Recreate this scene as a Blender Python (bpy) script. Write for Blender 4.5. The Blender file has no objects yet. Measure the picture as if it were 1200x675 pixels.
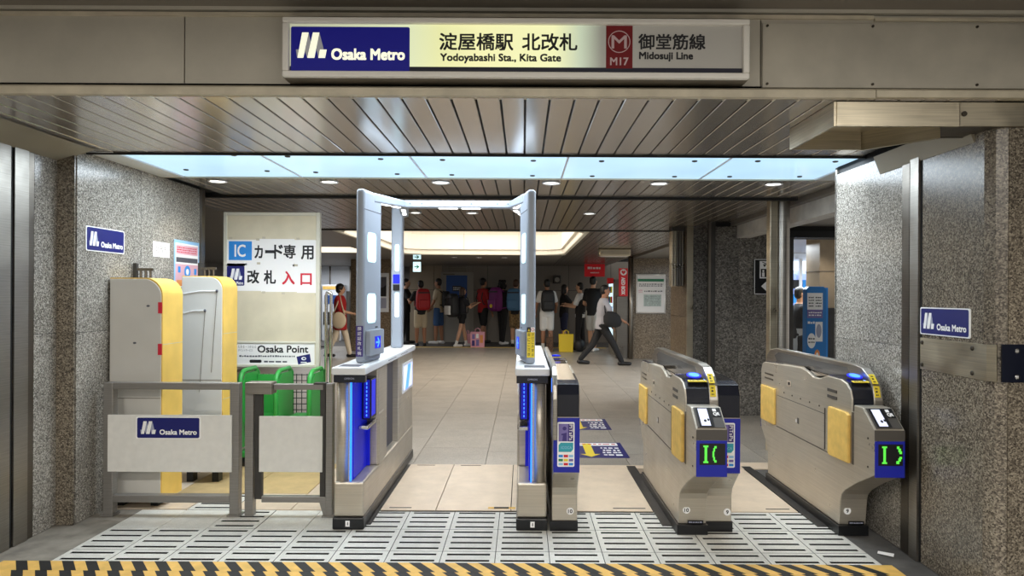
import bpy, bmesh, math, random
from mathutils import Matrix, Vector
random.seed(7)
SC = bpy.context.scene
COL = SC.collection
PI = math.pi
# ------------------------------------------------------------------ camera, world, exposure
CH, FP, CX, CY, ROLL = 1.45, 800.0, 613.0, 346.0, math.radians(0.3)
cam_d = bpy.data.cameras.new('camera'); cam = bpy.data.objects.new('camera', cam_d); COL.objects.link(cam)
cam_d.sensor_width = 36.0; cam_d.lens = FP * 36.0 / 1200.0
cam_d.shift_x = -(CX - 600.0) / 1200.0; cam_d.shift_y = (CY - 337.5) / 1200.0
cam_d.clip_start = 0.05; cam_d.clip_end = 100
cam.matrix_world = Matrix.Translation((0, 0, CH)) @ Matrix.Rotation(PI / 2, 4, 'X') @ Matrix.Rotation(ROLL, 4, 'Z')
SC.camera = cam
SC.view_settings.view_transform = 'Standard'; SC.view_settings.look = 'None'
SC.view_settings.exposure = 0.5; SC.view_settings.gamma = 1.0; SC.view_settings.use_curve_mapping = False
wd = bpy.data.worlds.new('hall_world'); SC.world = wd; wd.use_nodes = True
wd.node_tree.nodes['Background'].inputs[0].default_value = (1.0, 0.97, 0.92, 1)
wd.node_tree.nodes['Background'].inputs[1].default_value = 0.48

def area(name, loc, sx, sy, power, color, rot=(0, 0, 0), spread=PI, parent=None):
    d = bpy.data.lights.new(name, 'AREA'); d.shape = 'RECTANGLE'; d.size = sx; d.size_y = sy
    d.energy = power; d.color = color; d.spread = spread
    o = bpy.data.objects.new(name, d); COL.objects.link(o); o.location = loc; o.rotation_euler = rot
    return o
# the tube lamps of the front hall (above and behind the photographer) and of the gate hall
WARM, NEUT, COOL = (1.0, 0.96, 0.89), (1.0, 0.96, 0.9), (0.82, 0.92, 1.0)
for lx, ly, lp in ((-2.2, .4, 46), (0.0, .2, 46), (2.2, .4, 46), (-1.5, -2.6, 50), (1.5, -2.6, 50)):
    area('hall_tube_light', (lx, ly, 2.72), 1.3, 0.25, lp, WARM)
area('light_ceiling_glow', (-0.17, 4.82, 2.335), 4.7, 0.8, 75, COOL)
area('cove_glow', (-0.85, 12.2, 2.9), 3.0, 5.0, 85, (1.0, 0.96, 0.90))
area('shop_glow', (4.6, 11.0, 2.2), 2.0, 2.0, 170, (0.85, 0.93, 1.0))
area('ticket_hall_glow', (-5.6, 19.5, 2.25), 2.0, 3.0, 60, (0.95, 0.97, 1.0))

# ------------------------------------------------------------------ pixel helper: point of the place seen at a pixel of the 1200x675 frame
def at(px, py, Y):
    u, v = px - CX, py - CY
    c, s = math.cos(ROLL), math.sin(ROLL)
    u2, v2 = u * c + v * s, -u * s + v * c
    return Vector((u2 * Y / FP, Y, CH - v2 * Y / FP))

def lin(c):
    f = lambda v: (v / 12.92) if v <= 0.04045 else ((v + 0.055) / 1.055) ** 2.4
    return tuple(f(v / 255.0) for v in c) + (1.0,)

# ------------------------------------------------------------------ materials
M = {}
def base_mat(name):
    m = bpy.data.materials.new(name); m.use_nodes = True
    nt = m.node_tree; b = nt.nodes['Principled BSDF']
    M[name] = m
    return m, nt, b
def plain(name, c, rough=0.5, metal=0.0, em=None, es=0.0, spec=None, vary=0.0, scale=6.0, bump=0.0, rvar=0.0):
    m, nt, b = base_mat(name)
    b.inputs['Base Color'].default_value = lin(c); b.inputs['Roughness'].default_value = rough
    b.inputs['Metallic'].default_value = metal
    if spec is not None: b.inputs['Specular IOR Level'].default_value = spec
    if em is not None:
        b.inputs['Emission Color'].default_value = lin(em); b.inputs['Emission Strength'].default_value = es
    if vary or bump or rvar:
        tc = nt.nodes.new('ShaderNodeTexCoord'); n = nt.nodes.new('ShaderNodeTexNoise')
        n.inputs['Scale'].default_value = scale; n.inputs['Detail'].default_value = 6
        nt.links.new(tc.outputs['Object'], n.inputs['Vector'])
        if vary:
            r = nt.nodes.new('ShaderNodeValToRGB'); l = lin(c)
            r.color_ramp.elements[0].position = 0.3; r.color_ramp.elements[1].position = 0.7
            r.color_ramp.elements[0].color = tuple(v * (1 - vary) for v in l[:3]) + (1,)
            r.color_ramp.elements[1].color = tuple(min(1, v * (1 + vary)) for v in l[:3]) + (1,)
            nt.links.new(n.outputs['Fac'], r.inputs['Fac']); nt.links.new(r.outputs['Color'], b.inputs['Base Color'])
        if rvar:
            mr = nt.nodes.new('ShaderNodeMapRange'); mr.inputs['To Min'].default_value = rough - rvar; mr.inputs['To Max'].default_value = rough + rvar
            nt.links.new(n.outputs['Fac'], mr.inputs['Value']); nt.links.new(mr.outputs['Result'], b.inputs['Roughness'])
        if bump:
            bp = nt.nodes.new('ShaderNodeBump'); bp.inputs['Strength'].default_value = bump; bp.inputs['Distance'].default_value = 0.01
            nt.links.new(n.outputs['Fac'], bp.inputs['Height']); nt.links.new(bp.outputs['Normal'], b.inputs['Normal'])
    return m
def emis(name, c, s):
    m, nt, b = base_mat(name)
    b.inputs['Base Color'].default_value = lin(c); b.inputs['Emission Color'].default_value = lin(c)
    b.inputs['Emission Strength'].default_value = s; b.inputs['Roughness'].default_value = 0.4
    return m
def granite(name, cols, scale=95.0, rough=0.3, dirt=0.25):
    m, nt, b = base_mat(name)
    tc = nt.nodes.new('ShaderNodeTexCoord'); oi = nt.nodes.new('ShaderNodeObjectInfo')
    add = nt.nodes.new('ShaderNodeVectorMath'); add.operation = 'MULTIPLY_ADD'
    add.inputs[1].default_value = (1, 1, 1)
    nt.links.new(tc.outputs['Object'], add.inputs[0]); nt.links.new(oi.outputs['Random'], add.inputs[2])
    v = nt.nodes.new('ShaderNodeTexVoronoi'); v.inputs['Scale'].default_value = scale
    nt.links.new(add.outputs[0], v.inputs['Vector'])
    n = nt.nodes.new('ShaderNodeTexNoise'); n.inputs['Scale'].default_value = scale * 0.55; n.inputs['Detail'].default_value = 3
    nt.links.new(add.outputs[0], n.inputs['Vector'])
    sep = nt.nodes.new('ShaderNodeSeparateColor'); nt.links.new(v.outputs['Color'], sep.inputs[0])
    mx = nt.nodes.new('ShaderNodeMath'); mx.operation = 'MULTIPLY_ADD'; mx.inputs[1].default_value = 0.6
    sc = nt.nodes.new('ShaderNodeMath'); sc.operation = 'MULTIPLY'; sc.inputs[1].default_value = 0.4
    nt.links.new(n.outputs['Fac'], sc.inputs[0]); nt.links.new(sep.outputs[0], mx.inputs[0]); nt.links.new(sc.outputs[0], mx.inputs[2])
    r = nt.nodes.new('ShaderNodeValToRGB'); r.color_ramp.interpolation = 'LINEAR'
    e = r.color_ramp.elements
    e[0].position = 0.12; e[0].color = lin(cols[0]); e[1].position = 0.85; e[1].color = lin(cols[-1])
    for i, c in enumerate(cols[1:-1]):
        k = e.new(0.12 + 0.73 * (i + 1) / (len(cols) - 1)); k.color = lin(c)
    nt.links.new(mx.outputs[0], r.inputs['Fac'])
    big = nt.nodes.new('ShaderNodeTexNoise'); big.inputs['Scale'].default_value = 1.7; big.inputs['Detail'].default_value = 5
    nt.links.new(add.outputs[0], big.inputs['Vector'])
    rm = nt.nodes.new('ShaderNodeMapRange'); rm.inputs['From Min'].default_value = 0.3; rm.inputs['From Max'].default_value = 0.7
    rm.inputs['To Min'].default_value = 1.0 - dirt; rm.inputs['To Max'].default_value = 1.0
    nt.links.new(big.outputs['Fac'], rm.inputs['Value'])
    mul = nt.nodes.new('ShaderNodeMix'); mul.data_type = 'RGBA'; mul.blend_type = 'MULTIPLY'; mul.inputs[0].default_value = 1.0
    nt.links.new(r.outputs['Color'], mul.inputs[6]); nt.links.new(rm.outputs['Result'], mul.inputs[7])
    nt.links.new(mul.outputs[2], b.inputs['Base Color'])
    b.inputs['Roughness'].default_value = rough
    return m
def brushed(name, c, rough=0.32, metal=1.0, sc=(3, 3, 160), vary=0.14, smudge=0.1):
    m, nt, b = base_mat(name)
    tc = nt.nodes.new('ShaderNodeTexCoord'); mp = nt.nodes.new('ShaderNodeMapping'); mp.inputs['Scale'].default_value = sc
    n = nt.nodes.new('ShaderNodeTexNoise'); n.inputs['Scale'].default_value = 1.0; n.inputs['Detail'].default_value = 4
    nt.links.new(tc.outputs['Object'], mp.inputs[0]); nt.links.new(mp.outputs[0], n.inputs['Vector'])
    r = nt.nodes.new('ShaderNodeValToRGB'); l = lin(c)
    r.color_ramp.elements[0].position = 0.3; r.color_ramp.elements[1].position = 0.7
    r.color_ramp.elements[0].color = tuple(v * (1 - vary) for v in l[:3]) + (1,)
    r.color_ramp.elements[1].color = tuple(min(1, v * (1 + vary)) for v in l[:3]) + (1,)
    nt.links.new(n.outputs['Fac'], r.inputs['Fac']); nt.links.new(r.outputs['Color'], b.inputs['Base Color'])
    n2 = nt.nodes.new('ShaderNodeTexNoise'); n2.inputs['Scale'].default_value = 5.0; n2.inputs['Detail'].default_value = 5
    nt.links.new(tc.outputs['Object'], n2.inputs['Vector'])
    mr = nt.nodes.new('ShaderNodeMapRange'); mr.inputs['From Min'].default_value = 0.3; mr.inputs['From Max'].default_value = 0.7
    mr.inputs['To Min'].default_value = rough - smudge; mr.inputs['To Max'].default_value = rough + smudge
    nt.links.new(n2.outputs['Fac'], mr.inputs['Value']); nt.links.new(mr.outputs['Result'], b.inputs['Roughness'])
    b.inputs['Metallic'].default_value = metal
    return m
def tinted(name, c, rough=0.5, tint=0.12, vary=0.1, scale=9.0, metal=0.0, fine=0.0):
    """a material whose pieces differ a little from one another (Object Info random) with a fine grain"""
    m, nt, b = base_mat(name)
    tc = nt.nodes.new('ShaderNodeTexCoord'); oi = nt.nodes.new('ShaderNodeObjectInfo')
    ad = nt.nodes.new('ShaderNodeVectorMath'); ad.operation = 'ADD'
    nt.links.new(tc.outputs['Object'], ad.inputs[0]); nt.links.new(oi.outputs['Random'], ad.inputs[1])
    n = nt.nodes.new('ShaderNodeTexNoise'); n.inputs['Scale'].default_value = scale; n.inputs['Detail'].default_value = 8; n.inputs['Roughness'].default_value = 0.65
    nt.links.new(ad.outputs[0], n.inputs['Vector'])
    r = nt.nodes.new('ShaderNodeValToRGB'); l = lin(c)
    r.color_ramp.elements[0].position = 0.3; r.color_ramp.elements[1].position = 0.7
    r.color_ramp.elements[0].color = tuple(v * (1 - vary) for v in l[:3]) + (1,)
    r.color_ramp.elements[1].color = tuple(min(1, v * (1 + vary)) for v in l[:3]) + (1,)
    nt.links.new(n.outputs['Fac'], r.inputs['Fac'])
    mr = nt.nodes.new('ShaderNodeMapRange'); mr.inputs['To Min'].default_value = 1 - tint; mr.inputs['To Max'].default_value = 1.0
    nt.links.new(oi.outputs['Random'], mr.inputs['Value'])
    mul = nt.nodes.new('ShaderNodeMix'); mul.data_type = 'RGBA'; mul.blend_type = 'MULTIPLY'; mul.inputs[0].default_value = 1.0
    nt.links.new(r.outputs['Color'], mul.inputs[6]); nt.links.new(mr.outputs['Result'], mul.inputs[7])
    out = mul.outputs[2]
    if fine:
        f = nt.nodes.new('ShaderNodeTexNoise'); f.inputs['Scale'].default_value = 160; f.inputs['Detail'].default_value = 2
        nt.links.new(ad.outputs[0], f.inputs['Vector'])
        fr = nt.nodes.new('ShaderNodeMapRange'); fr.inputs['From Min'].default_value = 0.3; fr.inputs['From Max'].default_value = 0.7
        fr.inputs['To Min'].default_value = 1 - fine; fr.inputs['To Max'].default_value = 1 + fine
        nt.links.new(f.outputs['Fac'], fr.inputs['Value'])
        m2 = nt.nodes.new('ShaderNodeMix'); m2.data_type = 'RGBA'; m2.blend_type = 'MULTIPLY'; m2.inputs[0].default_value = 1.0
        nt.links.new(out, m2.inputs[6]); nt.links.new(fr.outputs['Result'], m2.inputs[7]); out = m2.outputs[2]
    nt.links.new(out, b.inputs['Base Color'])
    b.inputs['Roughness'].default_value = rough; b.inputs['Metallic'].default_value = metal
    return m

granite('granite_grey', [(70, 66, 60), (132, 127, 119), (166, 160, 150), (214, 208, 197)], 150, 0.2, 0.3)
granite('granite_brown', [(48, 43, 37), (104, 95, 84), (140, 130, 114), (180, 169, 150)], 150, 0.25, 0.35)
granite('granite_tan', [(82, 70, 54), (118, 102, 82), (142, 126, 104), (168, 152, 130)], 60, 0.3, 0.25)
granite('granite_dark', [(54, 51, 48), (100, 96, 90), (128, 123, 116), (162, 157, 149)], 70, 0.35, 0.4)
tinted('floor_stone', (160, 153, 143), 0.38, 0.12, 0.14, 3.0, fine=0.34)
tinted('grate_tile', (216, 214, 206), 0.55, 0.12, 0.10, 14.0, fine=0.1)
tinted('tan_sheet', (222, 202, 178), 0.5, 0.06, 0.10, 6.0)
tinted('tan_sheet_yellow', (206, 178, 128), 0.5, 0.08, 0.14, 6.0)
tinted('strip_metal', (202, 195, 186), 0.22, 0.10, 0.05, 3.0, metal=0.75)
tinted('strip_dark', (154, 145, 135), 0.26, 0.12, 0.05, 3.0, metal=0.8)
tinted('panel_beige', (190, 184, 170), 0.5, 0.05, 0.10, 2.4)
plain('panel_stained', (178, 172, 158), 0.5, vary=0.16, scale=3.5)
plain('lip_beige', (200, 190, 168), 0.5, vary=0.14, scale=9)
plain('hall_ceiling_paint', (128, 120, 110), 0.6)
plain('black_gap', (14, 14, 14), 0.7)
plain('concrete_dark', (86, 84, 82), 0.75, vary=0.35, scale=7, bump=0.3)
plain('concrete_edge', (132, 126, 116), 0.75, vary=0.3, scale=9, bump=0.3)
plain('hall_floor', (150, 146, 138), 0.5, vary=0.1)
brushed('steel', (158, 153, 145), 0.4)
brushed('steel_gate', (196, 188, 174), 0.36, 0.7, sc=(2, 2, 120), vary=0.08)
brushed('steel_fence', (148, 145, 141), 0.4, 0.6)
brushed('steel_dark', (118, 112, 104), 0.36)
brushed('steel_warm', (198, 188, 166), 0.38, vary=0.16, smudge=0.14)
plain('chrome', (214, 214, 214), 0.14, 1.0)
plain('rail_dark', (70, 68, 66), 0.5, 0.5, vary=0.2)
plain('black_plastic', (18, 19, 22), 0.32)
plain('navy_plastic', (16, 20, 34), 0.25)
plain('navy_panel', (30, 36, 62), 0.3)
plain('gate_grey', (146, 153, 164), 0.4)
plain('gate_white', (222, 224, 226), 0.35)
plain('gate_dark_grey', (84, 80, 76), 0.45, 0.3)
plain('gate_blue', (18, 30, 150), 0.4, em=(20, 40, 200), es=0.03)
plain('pad_yellow', (226, 186, 98), 0.6, vary=0.12, scale=16)
plain('edge_yellow', (232, 192, 96), 0.45, vary=0.10, scale=5)
plain('tarp_white', (206, 206, 202), 0.5, vary=0.05, scale=3, bump=0.35)
plain('tarp_grey', (200, 197, 190), 0.6, vary=0.06, scale=2.5)
plain('board_cream', (214, 204, 178), 0.6, vary=0.08, scale=5)
plain('frame_cream', (212, 208, 192), 0.45)
plain('paper', (244, 242, 240), 0.8)
plain('white', (238, 238, 238), 0.5)
plain('white_print', (246, 246, 246), 0.6)
plain('grey_print', (162, 166, 188), 0.6)
plain('ink', (22, 22, 26), 0.6)
plain('ink_soft', (84, 84, 92), 0.7)
plain('metro_blue', (12, 20, 104), 0.5)
plain('ic_blue', (40, 140, 222), 0.5)
plain('sky_print', (150, 196, 232), 0.6)
plain('red_print', (206, 30, 54), 0.6)
plain('pink_print', (226, 176, 188), 0.6)
plain('orange_print', (230, 150, 84), 0.6)
plain('purple_print', (122, 110, 172), 0.6)
plain('purple_deep', (62, 48, 120), 0.6)
plain('teal_print', (52, 160, 178), 0.6)
plain('green_print', (40, 130, 90), 0.6)
plain('yellow_print', (238, 212, 52), 0.6)
plain('tape_yellow', (226, 182, 96), 0.6, vary=0.14, scale=12)
plain('tape_black', (26, 25, 24), 0.6, vary=0.3, scale=12)
plain('tactile_yellow', (206, 178, 112), 0.6)
plain('screw', (72, 66, 58), 0.45, 0.8)
plain('fence_board', (226, 225, 220), 0.5, vary=0.04, scale=20)
plain('green_plastic', (54, 160, 70), 0.4)
plain('wire_dark', (52, 56, 54), 0.5, 0.4)
plain('wall_dark_panel', (128, 122, 114), 0.5, vary=0.06, scale=2)
plain('wall_beige_panel', (156, 142, 122), 0.45, vary=0.05, scale=2)
plain('door_grey', (150, 146, 138), 0.5)
plain('poster_blue', (28, 74, 140), 0.5)
plain('ceil_plain', (120, 114, 106), 0.45, vary=0.08, scale=2)
plain('beam_paint', (206, 202, 194), 0.5, vary=0.2, scale=5)
plain('soffit_paint', (150, 142, 124), 0.5, vary=0.08, scale=3)
plain('cove_white', (240, 234, 222), 0.7)
plain('map_print', (186, 200, 194), 0.6, vary=0.2, scale=20)
plain('sign_red', (186, 28, 36), 0.5, em=(180, 20, 28), es=0.12)
plain('blue_kiosk', (30, 120, 196), 0.4)
plain('shop_white', (226, 230, 236), 0.5)
plain('tile_tan', (176, 156, 128), 0.4, vary=0.08)
emis('lamp_white', (255, 252, 244), 5.0)
emis('lamp_warm', (255, 238, 212), 0.9)
emis('bar_light', (200, 238, 246), 0.8)
emis('arch_lamp', (255, 255, 250), 1.3)
emis('blue_strip', (30, 120, 255), 1.5)
emis('blue_glow', (8, 20, 180), 0.22)
emis('blue_screen', (12, 26, 205), 0.42)
emis('blue_bright', (60, 120, 255), 1.6)
emis('screen_white', (206, 210, 232), 0.55)
emis('led_green', (86, 214, 70), 0.55)
emis('window_glow', (206, 214, 255), 0.6)
emis('teal_lit', (190, 226, 234), 0.8)
emis('shop_light', (226, 238, 255), 1.3)
emis('shop_panel', (150, 170, 225), 0.7)
emis('vending_lit', (200, 226, 240), 0.9)
# luminous ceiling sheet: pale blue light through a milky sheet, slightly uneven along its length
def lum_sheet(name, c, s0, s1, scale):
    m, nt, b = base_mat(name)
    tc = nt.nodes.new('ShaderNodeTexCoord'); n = nt.nodes.new('ShaderNodeTexNoise'); n.inputs['Scale'].default_value = scale; n.inputs['Detail'].default_value = 2
    nt.links.new(tc.outputs['Object'], n.inputs['Vector'])
    mr = nt.nodes.new('ShaderNodeMapRange'); mr.inputs['From Min'].default_value = 0.3; mr.inputs['From Max'].default_value = 0.7
    mr.inputs['To Min'].default_value = s0; mr.inputs['To Max'].default_value = s1
    nt.links.new(n.outputs['Fac'], mr.inputs['Value']); nt.links.new(mr.outputs['Result'], b.inputs['Emission Strength'])
    b.inputs['Base Color'].default_value = lin((150, 170, 190)); b.inputs['Emission Color'].default_value = lin(c); b.inputs['Roughness'].default_value = 0.12
    return m
lum_sheet('luminous_blue', (176, 213, 240), 0.72, 0.86, 1.2)
# backlit station sign: lamp tubes burn only in the middle stretch of the box
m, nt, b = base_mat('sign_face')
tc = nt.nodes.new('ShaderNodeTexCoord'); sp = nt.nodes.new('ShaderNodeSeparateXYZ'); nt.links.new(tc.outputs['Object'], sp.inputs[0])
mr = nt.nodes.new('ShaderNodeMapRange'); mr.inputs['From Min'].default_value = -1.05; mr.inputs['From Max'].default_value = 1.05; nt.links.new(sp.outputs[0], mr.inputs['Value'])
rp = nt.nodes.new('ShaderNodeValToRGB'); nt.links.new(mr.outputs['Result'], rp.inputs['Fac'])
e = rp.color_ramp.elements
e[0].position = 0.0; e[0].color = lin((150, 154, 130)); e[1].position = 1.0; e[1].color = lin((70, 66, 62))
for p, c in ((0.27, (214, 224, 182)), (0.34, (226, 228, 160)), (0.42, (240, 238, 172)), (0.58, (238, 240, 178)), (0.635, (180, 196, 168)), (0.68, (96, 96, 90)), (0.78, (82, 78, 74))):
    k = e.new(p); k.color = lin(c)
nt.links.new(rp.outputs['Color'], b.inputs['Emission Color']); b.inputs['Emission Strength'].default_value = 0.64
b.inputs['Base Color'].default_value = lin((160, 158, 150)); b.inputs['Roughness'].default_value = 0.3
plain('sign_blue', (8, 10, 104), 0.6, em=(6, 6, 140), es=0.22)
plain('sign_navy', (8, 10, 40), 0.4)
plain('sign_red_dim', (98, 5, 14), 0.7, em=(110, 4, 10), es=0.1)
plain('sign_logo', (236, 236, 220), 0.4, em=(232, 232, 206), es=0.6)
plain('sign_logo_grey', (146, 146, 148), 0.6, em=(130, 130, 134), es=0.35)
plain('sign_frame', (232, 228, 220), 0.5)
plain('sign_pale', (176, 150, 150), 0.4, em=(170, 150, 150), es=0.1)

# ------------------------------------------------------------------ mesh builder
ORG = {}
class MB:
    def __init__(s): s.v = []; s.f = []; s.m = []
    def add(s, vs, fs, mi=0):
        o = len(s.v); s.v.extend([tuple(p) for p in vs])
        for f in fs: s.f.append(tuple(o + i for i in f)); s.m.append(mi)
        return s
    def hexa(s, p, mi=0):
        return s.add(p, [(0, 3, 2, 1), (4, 5, 6, 7), (0, 1, 5, 4), (1, 2, 6, 5), (2, 3, 7, 6), (3, 0, 4, 7)], mi)
    def box(s, x0, x1, y0, y1, z0, z1, mi=0):
        if x0 > x1: x0, x1 = x1, x0
        if y0 > y1: y0, y1 = y1, y0
        if z0 > z1: z0, z1 = z1, z0
        return s.hexa([(x0, y0, z0), (x1, y0, z0), (x1, y1, z0), (x0, y1, z0), (x0, y0, z1), (x1, y0, z1), (x1, y1, z1), (x0, y1, z1)], mi)
    def prism(s, pts, ax, a, b, mi=0):
        n = len(pts)
        def P(p, t): return (t, p[0], p[1]) if ax == 'x' else ((p[0], t, p[1]) if ax == 'y' else (p[0], p[1], t))
        vs = [P(p, a) for p in pts] + [P(p, b) for p in pts]
        fs = [tuple(range(n))[::-1], tuple(range(n, 2 * n))] + [(i, (i + 1) % n, n + (i + 1) % n, n + i) for i in range(n)]
        return s.add(vs, fs, mi)
    def tube(s, path, r, n=10, mi=0, caps=True):
        path = [Vector(p) for p in path]; k = len(path)
        rs = r if isinstance(r, (list, tuple)) else [r] * k
        vs = []; up = None
        for i, p in enumerate(path):
            d = (path[min(i + 1, k - 1)] - path[max(i - 1, 0)]).normalized()
            if up is None: up = Vector((0, 0, 1)) if abs(d.z) < 0.9 else Vector((1, 0, 0))
            a = d.cross(up)
            if a.length < 1e-4: a = d.orthogonal()
            a.normalize(); c = a.cross(d).normalized(); up = c
            for j in range(n):
                t = 2 * PI * j / n; vs.append(p + (a * math.cos(t) + c * math.sin(t)) * rs[i])
        fs = [(i * n + j, i * n + (j + 1) % n, (i + 1) * n + (j + 1) % n, (i + 1) * n + j) for i in range(k - 1) for j in range(n)]
        if caps: fs += [tuple(range(n))[::-1], tuple((k - 1) * n + j for j in range(n))]
        return s.add(vs, fs, mi)
    def ell(s, c, r, nu=12, nv=8, mi=0, rot=None):
        c = Vector(c); vs = []; fs = []
        for i in range(1, nv):
            ph = PI * i / nv
            for j in range(nu):
                t = 2 * PI * j / nu
                p = Vector((r[0] * math.sin(ph) * math.cos(t), r[1] * math.sin(ph) * math.sin(t), r[2] * math.cos(ph)))
                if rot is not None: p = rot @ p
                vs.append(c + p)
        for q in (r[2], -r[2]):
            p = Vector((0, 0, q)); vs.append(c + (rot @ p if rot is not None else p))
        t, bt = (nv - 1) * nu, (nv - 1) * nu + 1
        for j in range(nu):
            fs.append((t, j, (j + 1) % nu)); fs.append((bt, (nv - 2) * nu + (j + 1) % nu, (nv - 2) * nu + j))
            for i in range(nv - 2): fs.append((i * nu + j, (i + 1) * nu + j, (i + 1) * nu + (j + 1) % nu, i * nu + (j + 1) % nu))
        return s.add(vs, fs, mi)
    def cap(s, p0, p1, r0, r1, n=10, mi=0):
        p0, p1 = Vector(p0), Vector(p1); d = (p1 - p0).normalized()
        pts = [p0 - d * r0 * 0.98, p0 - d * r0 * 0.75, p0 - d * r0 * 0.35, p0, p1, p1 + d * r1 * 0.35, p1 + d * r1 * 0.75, p1 + d * r1 * 0.98]
        return s.tube(pts, [r0 * .2, r0 * .66, r0 * .937, r0, r1, r1 * .937, r1 * .66, r1 * .2], n, mi)
    def rings(s, rl, n=16, mi=0, caps=True):
        """rl: list of (cx, cy, z, rx, ry)"""
        vs = []
        for cx, cy, z, rx, ry in rl:
            for j in range(n):
                t = 2 * PI * j / n; vs.append((cx + rx * math.cos(t), cy + ry * math.sin(t), z))
        k = len(rl)
        fs = [(i * n + j, i * n + (j + 1) % n, (i + 1) * n + (j + 1) % n, (i + 1) * n + j) for i in range(k - 1) for j in range(n)]
        if caps: fs += [tuple(range(n))[::-1], tuple((k - 1) * n + j for j in range(n))]
        return s.add(vs, fs, mi)
    # slabs in a plane pl = (origin, right, up, normal)
    def slab(s, pl, pts, d0, d1, mi=0):
        O, R, U, N = pl; n = len(pts)
        vs = [O + R * a + U * c + N * d0 for a, c in pts] + [O + R * a + U * c + N * d1 for a, c in pts]
        fs = [tuple(range(n))[::-1], tuple(range(n, 2 * n))] + [(i, (i + 1) % n, n + (i + 1) % n, n + i) for i in range(n)]
        return s.add(vs, fs, mi)
    def rect(s, pl, u0, v0, u1, v1, d0, d1, mi=0):
        return s.slab(pl, [(u0, v0), (u1, v0), (u1, v1), (u0, v1)], d0, d1, mi)
    def build(s, name, mats, parent=None, bevel=0.0, smooth=False, seg=2, local=False, recalc=True):
        if not isinstance(mats, (list, tuple)): mats = [mats]
        xs = [p[0] for p in s.v]; ys = [p[1] for p in s.v]; zs = [p[2] for p in s.v]
        if local: org = Vector((0, 0, 0))
        else: org = Vector(((min(xs) + max(xs)) / 2, (min(ys) + max(ys)) / 2, min(zs)))
        me = bpy.data.meshes.new(name)
        me.from_pydata([(p[0] - org[0], p[1] - org[1], p[2] - org[2]) for p in s.v], [], s.f)
        for mt in mats: me.materials.append(M[mt] if isinstance(mt, str) else mt)
        if len(mats) > 1:
            for p, mi in zip(me.polygons, s.m): p.material_index = mi
        if recalc:
            bm = bmesh.new(); bm.from_mesh(me); bmesh.ops.recalc_face_normals(bm, faces=bm.faces[:]); bm.to_mesh(me); bm.free()
        if smooth:
            for p in me.polygons: p.use_smooth = True
        o = bpy.data.objects.new(name, me); COL.objects.link(o)
        if local: o.parent = parent
        else: place(o, org, parent)
        if bevel:
            bv = o.modifiers.new('bevel', 'BEVEL'); bv.width = bevel; bv.segments = seg; bv.limit_method = 'ANGLE'; bv.angle_limit = math.radians(35)
        return o
def place(o, org, parent=None):
    ORG[o.name] = Vector(org)
    if parent is not None:
        o.parent = parent; o.location = Vector(org) - ORG[parent.name]
    else: o.location = org
    return o
def tag(o, label, cat, group=None, kind=None):
    o['label'] = label; o['category'] = cat
    if group: o['group'] = group
    if kind: o['kind'] = kind
    return o
def struct(o, label=None):
    o['kind'] = 'structure'
    if label: o['label'] = label
    return o
def thing(name, label, cat, loc=(0, 0, 0), group=None, rz=0.0):
    o = bpy.data.objects.new(name, None); COL.objects.link(o); o.empty_display_size = 0.1
    o.location = loc; o.rotation_euler = (0, 0, rz); ORG[o.name] = Vector(loc)
    return tag(o, label, cat, group)
def share(o, org, parent=None):
    c = o.copy(); COL.objects.link(c); c.parent = None
    return place(c, org, parent)
def plane(O, R, U):
    R = Vector(R).normalized(); U = Vector(U).normalized()
    return (Vector(O), R, U, R.cross(U))
TXT = {}
def glyphs(s):
    if s not in TXT:
        cu = bpy.data.curves.new('t', 'FONT'); cu.body = s; cu.size = 1.0; cu.resolution_u = 3
        ob = bpy.data.objects.new('t', cu); me = ob.to_mesh()
        vs = [(v.co.x, v.co.y) for v in me.vertices]; fs = [tuple(p.vertices) for p in me.polygons]
        ob.to_mesh_clear(); bpy.data.objects.remove(ob); bpy.data.curves.remove(cu)
        x0 = min(v[0] for v in vs); x1 = max(v[0] for v in vs); y0 = min(v[1] for v in vs); y1 = max(v[1] for v in vs)
        TXT[s] = ([((v[0] - x0) / (x1 - x0), (v[1] - y0) / (y1 - y0)) for v in vs], fs, (x1 - x0) / (y1 - y0))
    return TXT[s]
def text(mb, pl, s, u0, v0, u1, v1, d, mi=0, bold=0.0, rot=0):
    """fills the rectangle (u0,v0)-(u1,v1) of a plane with a word; bold is a stroke widening in metres; rot 90 reads downwards"""
    vs, fs, asp = glyphs(s); O, R, U, N = pl
    offs = [(0, 0)] if not bold else [(a * bold, c * bold) for a, c in ((-1, -1), (1, -1), (-1, 1), (1, 1), (0, 0))]
    for i, (a, c) in enumerate(offs):
        if rot == 0: pts = [(u0 + x * (u1 - u0) + a, v0 + y * (v1 - v0) + c) for x, y in vs]
        else: pts = [(u0 + y * (u1 - u0) + a, v1 - x * (v1 - v0) + c) for x, y in vs]
        mb.add([O + R * p + U * q + N * (d + i * 0.00012) for p, q in pts], fs, mi)
    return mb
def bars(mb, pl, u0, v0, u1, v1, d, mi=0, rows=2, fill=0.5, seed=1, chunk=0.012):
    """rows of tiny dashes: print too small to read"""
    rg = random.Random(seed); h = (v1 - v0) / rows
    for r in range(rows):
        u = u0; v = v0 + r * h + h * (1 - fill) / 2
        while u < u1 - chunk * 0.3:
            w = chunk * rg.uniform(0.4, 1.2); e = min(u + w, u1); hh = h * fill * rg.uniform(.7, 1)
            mb.rect(pl, u, v, e, v + hh, d, d + 0.0004, mi); u = e + chunk * rg.uniform(0.15, 0.4)
    return mb
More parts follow.
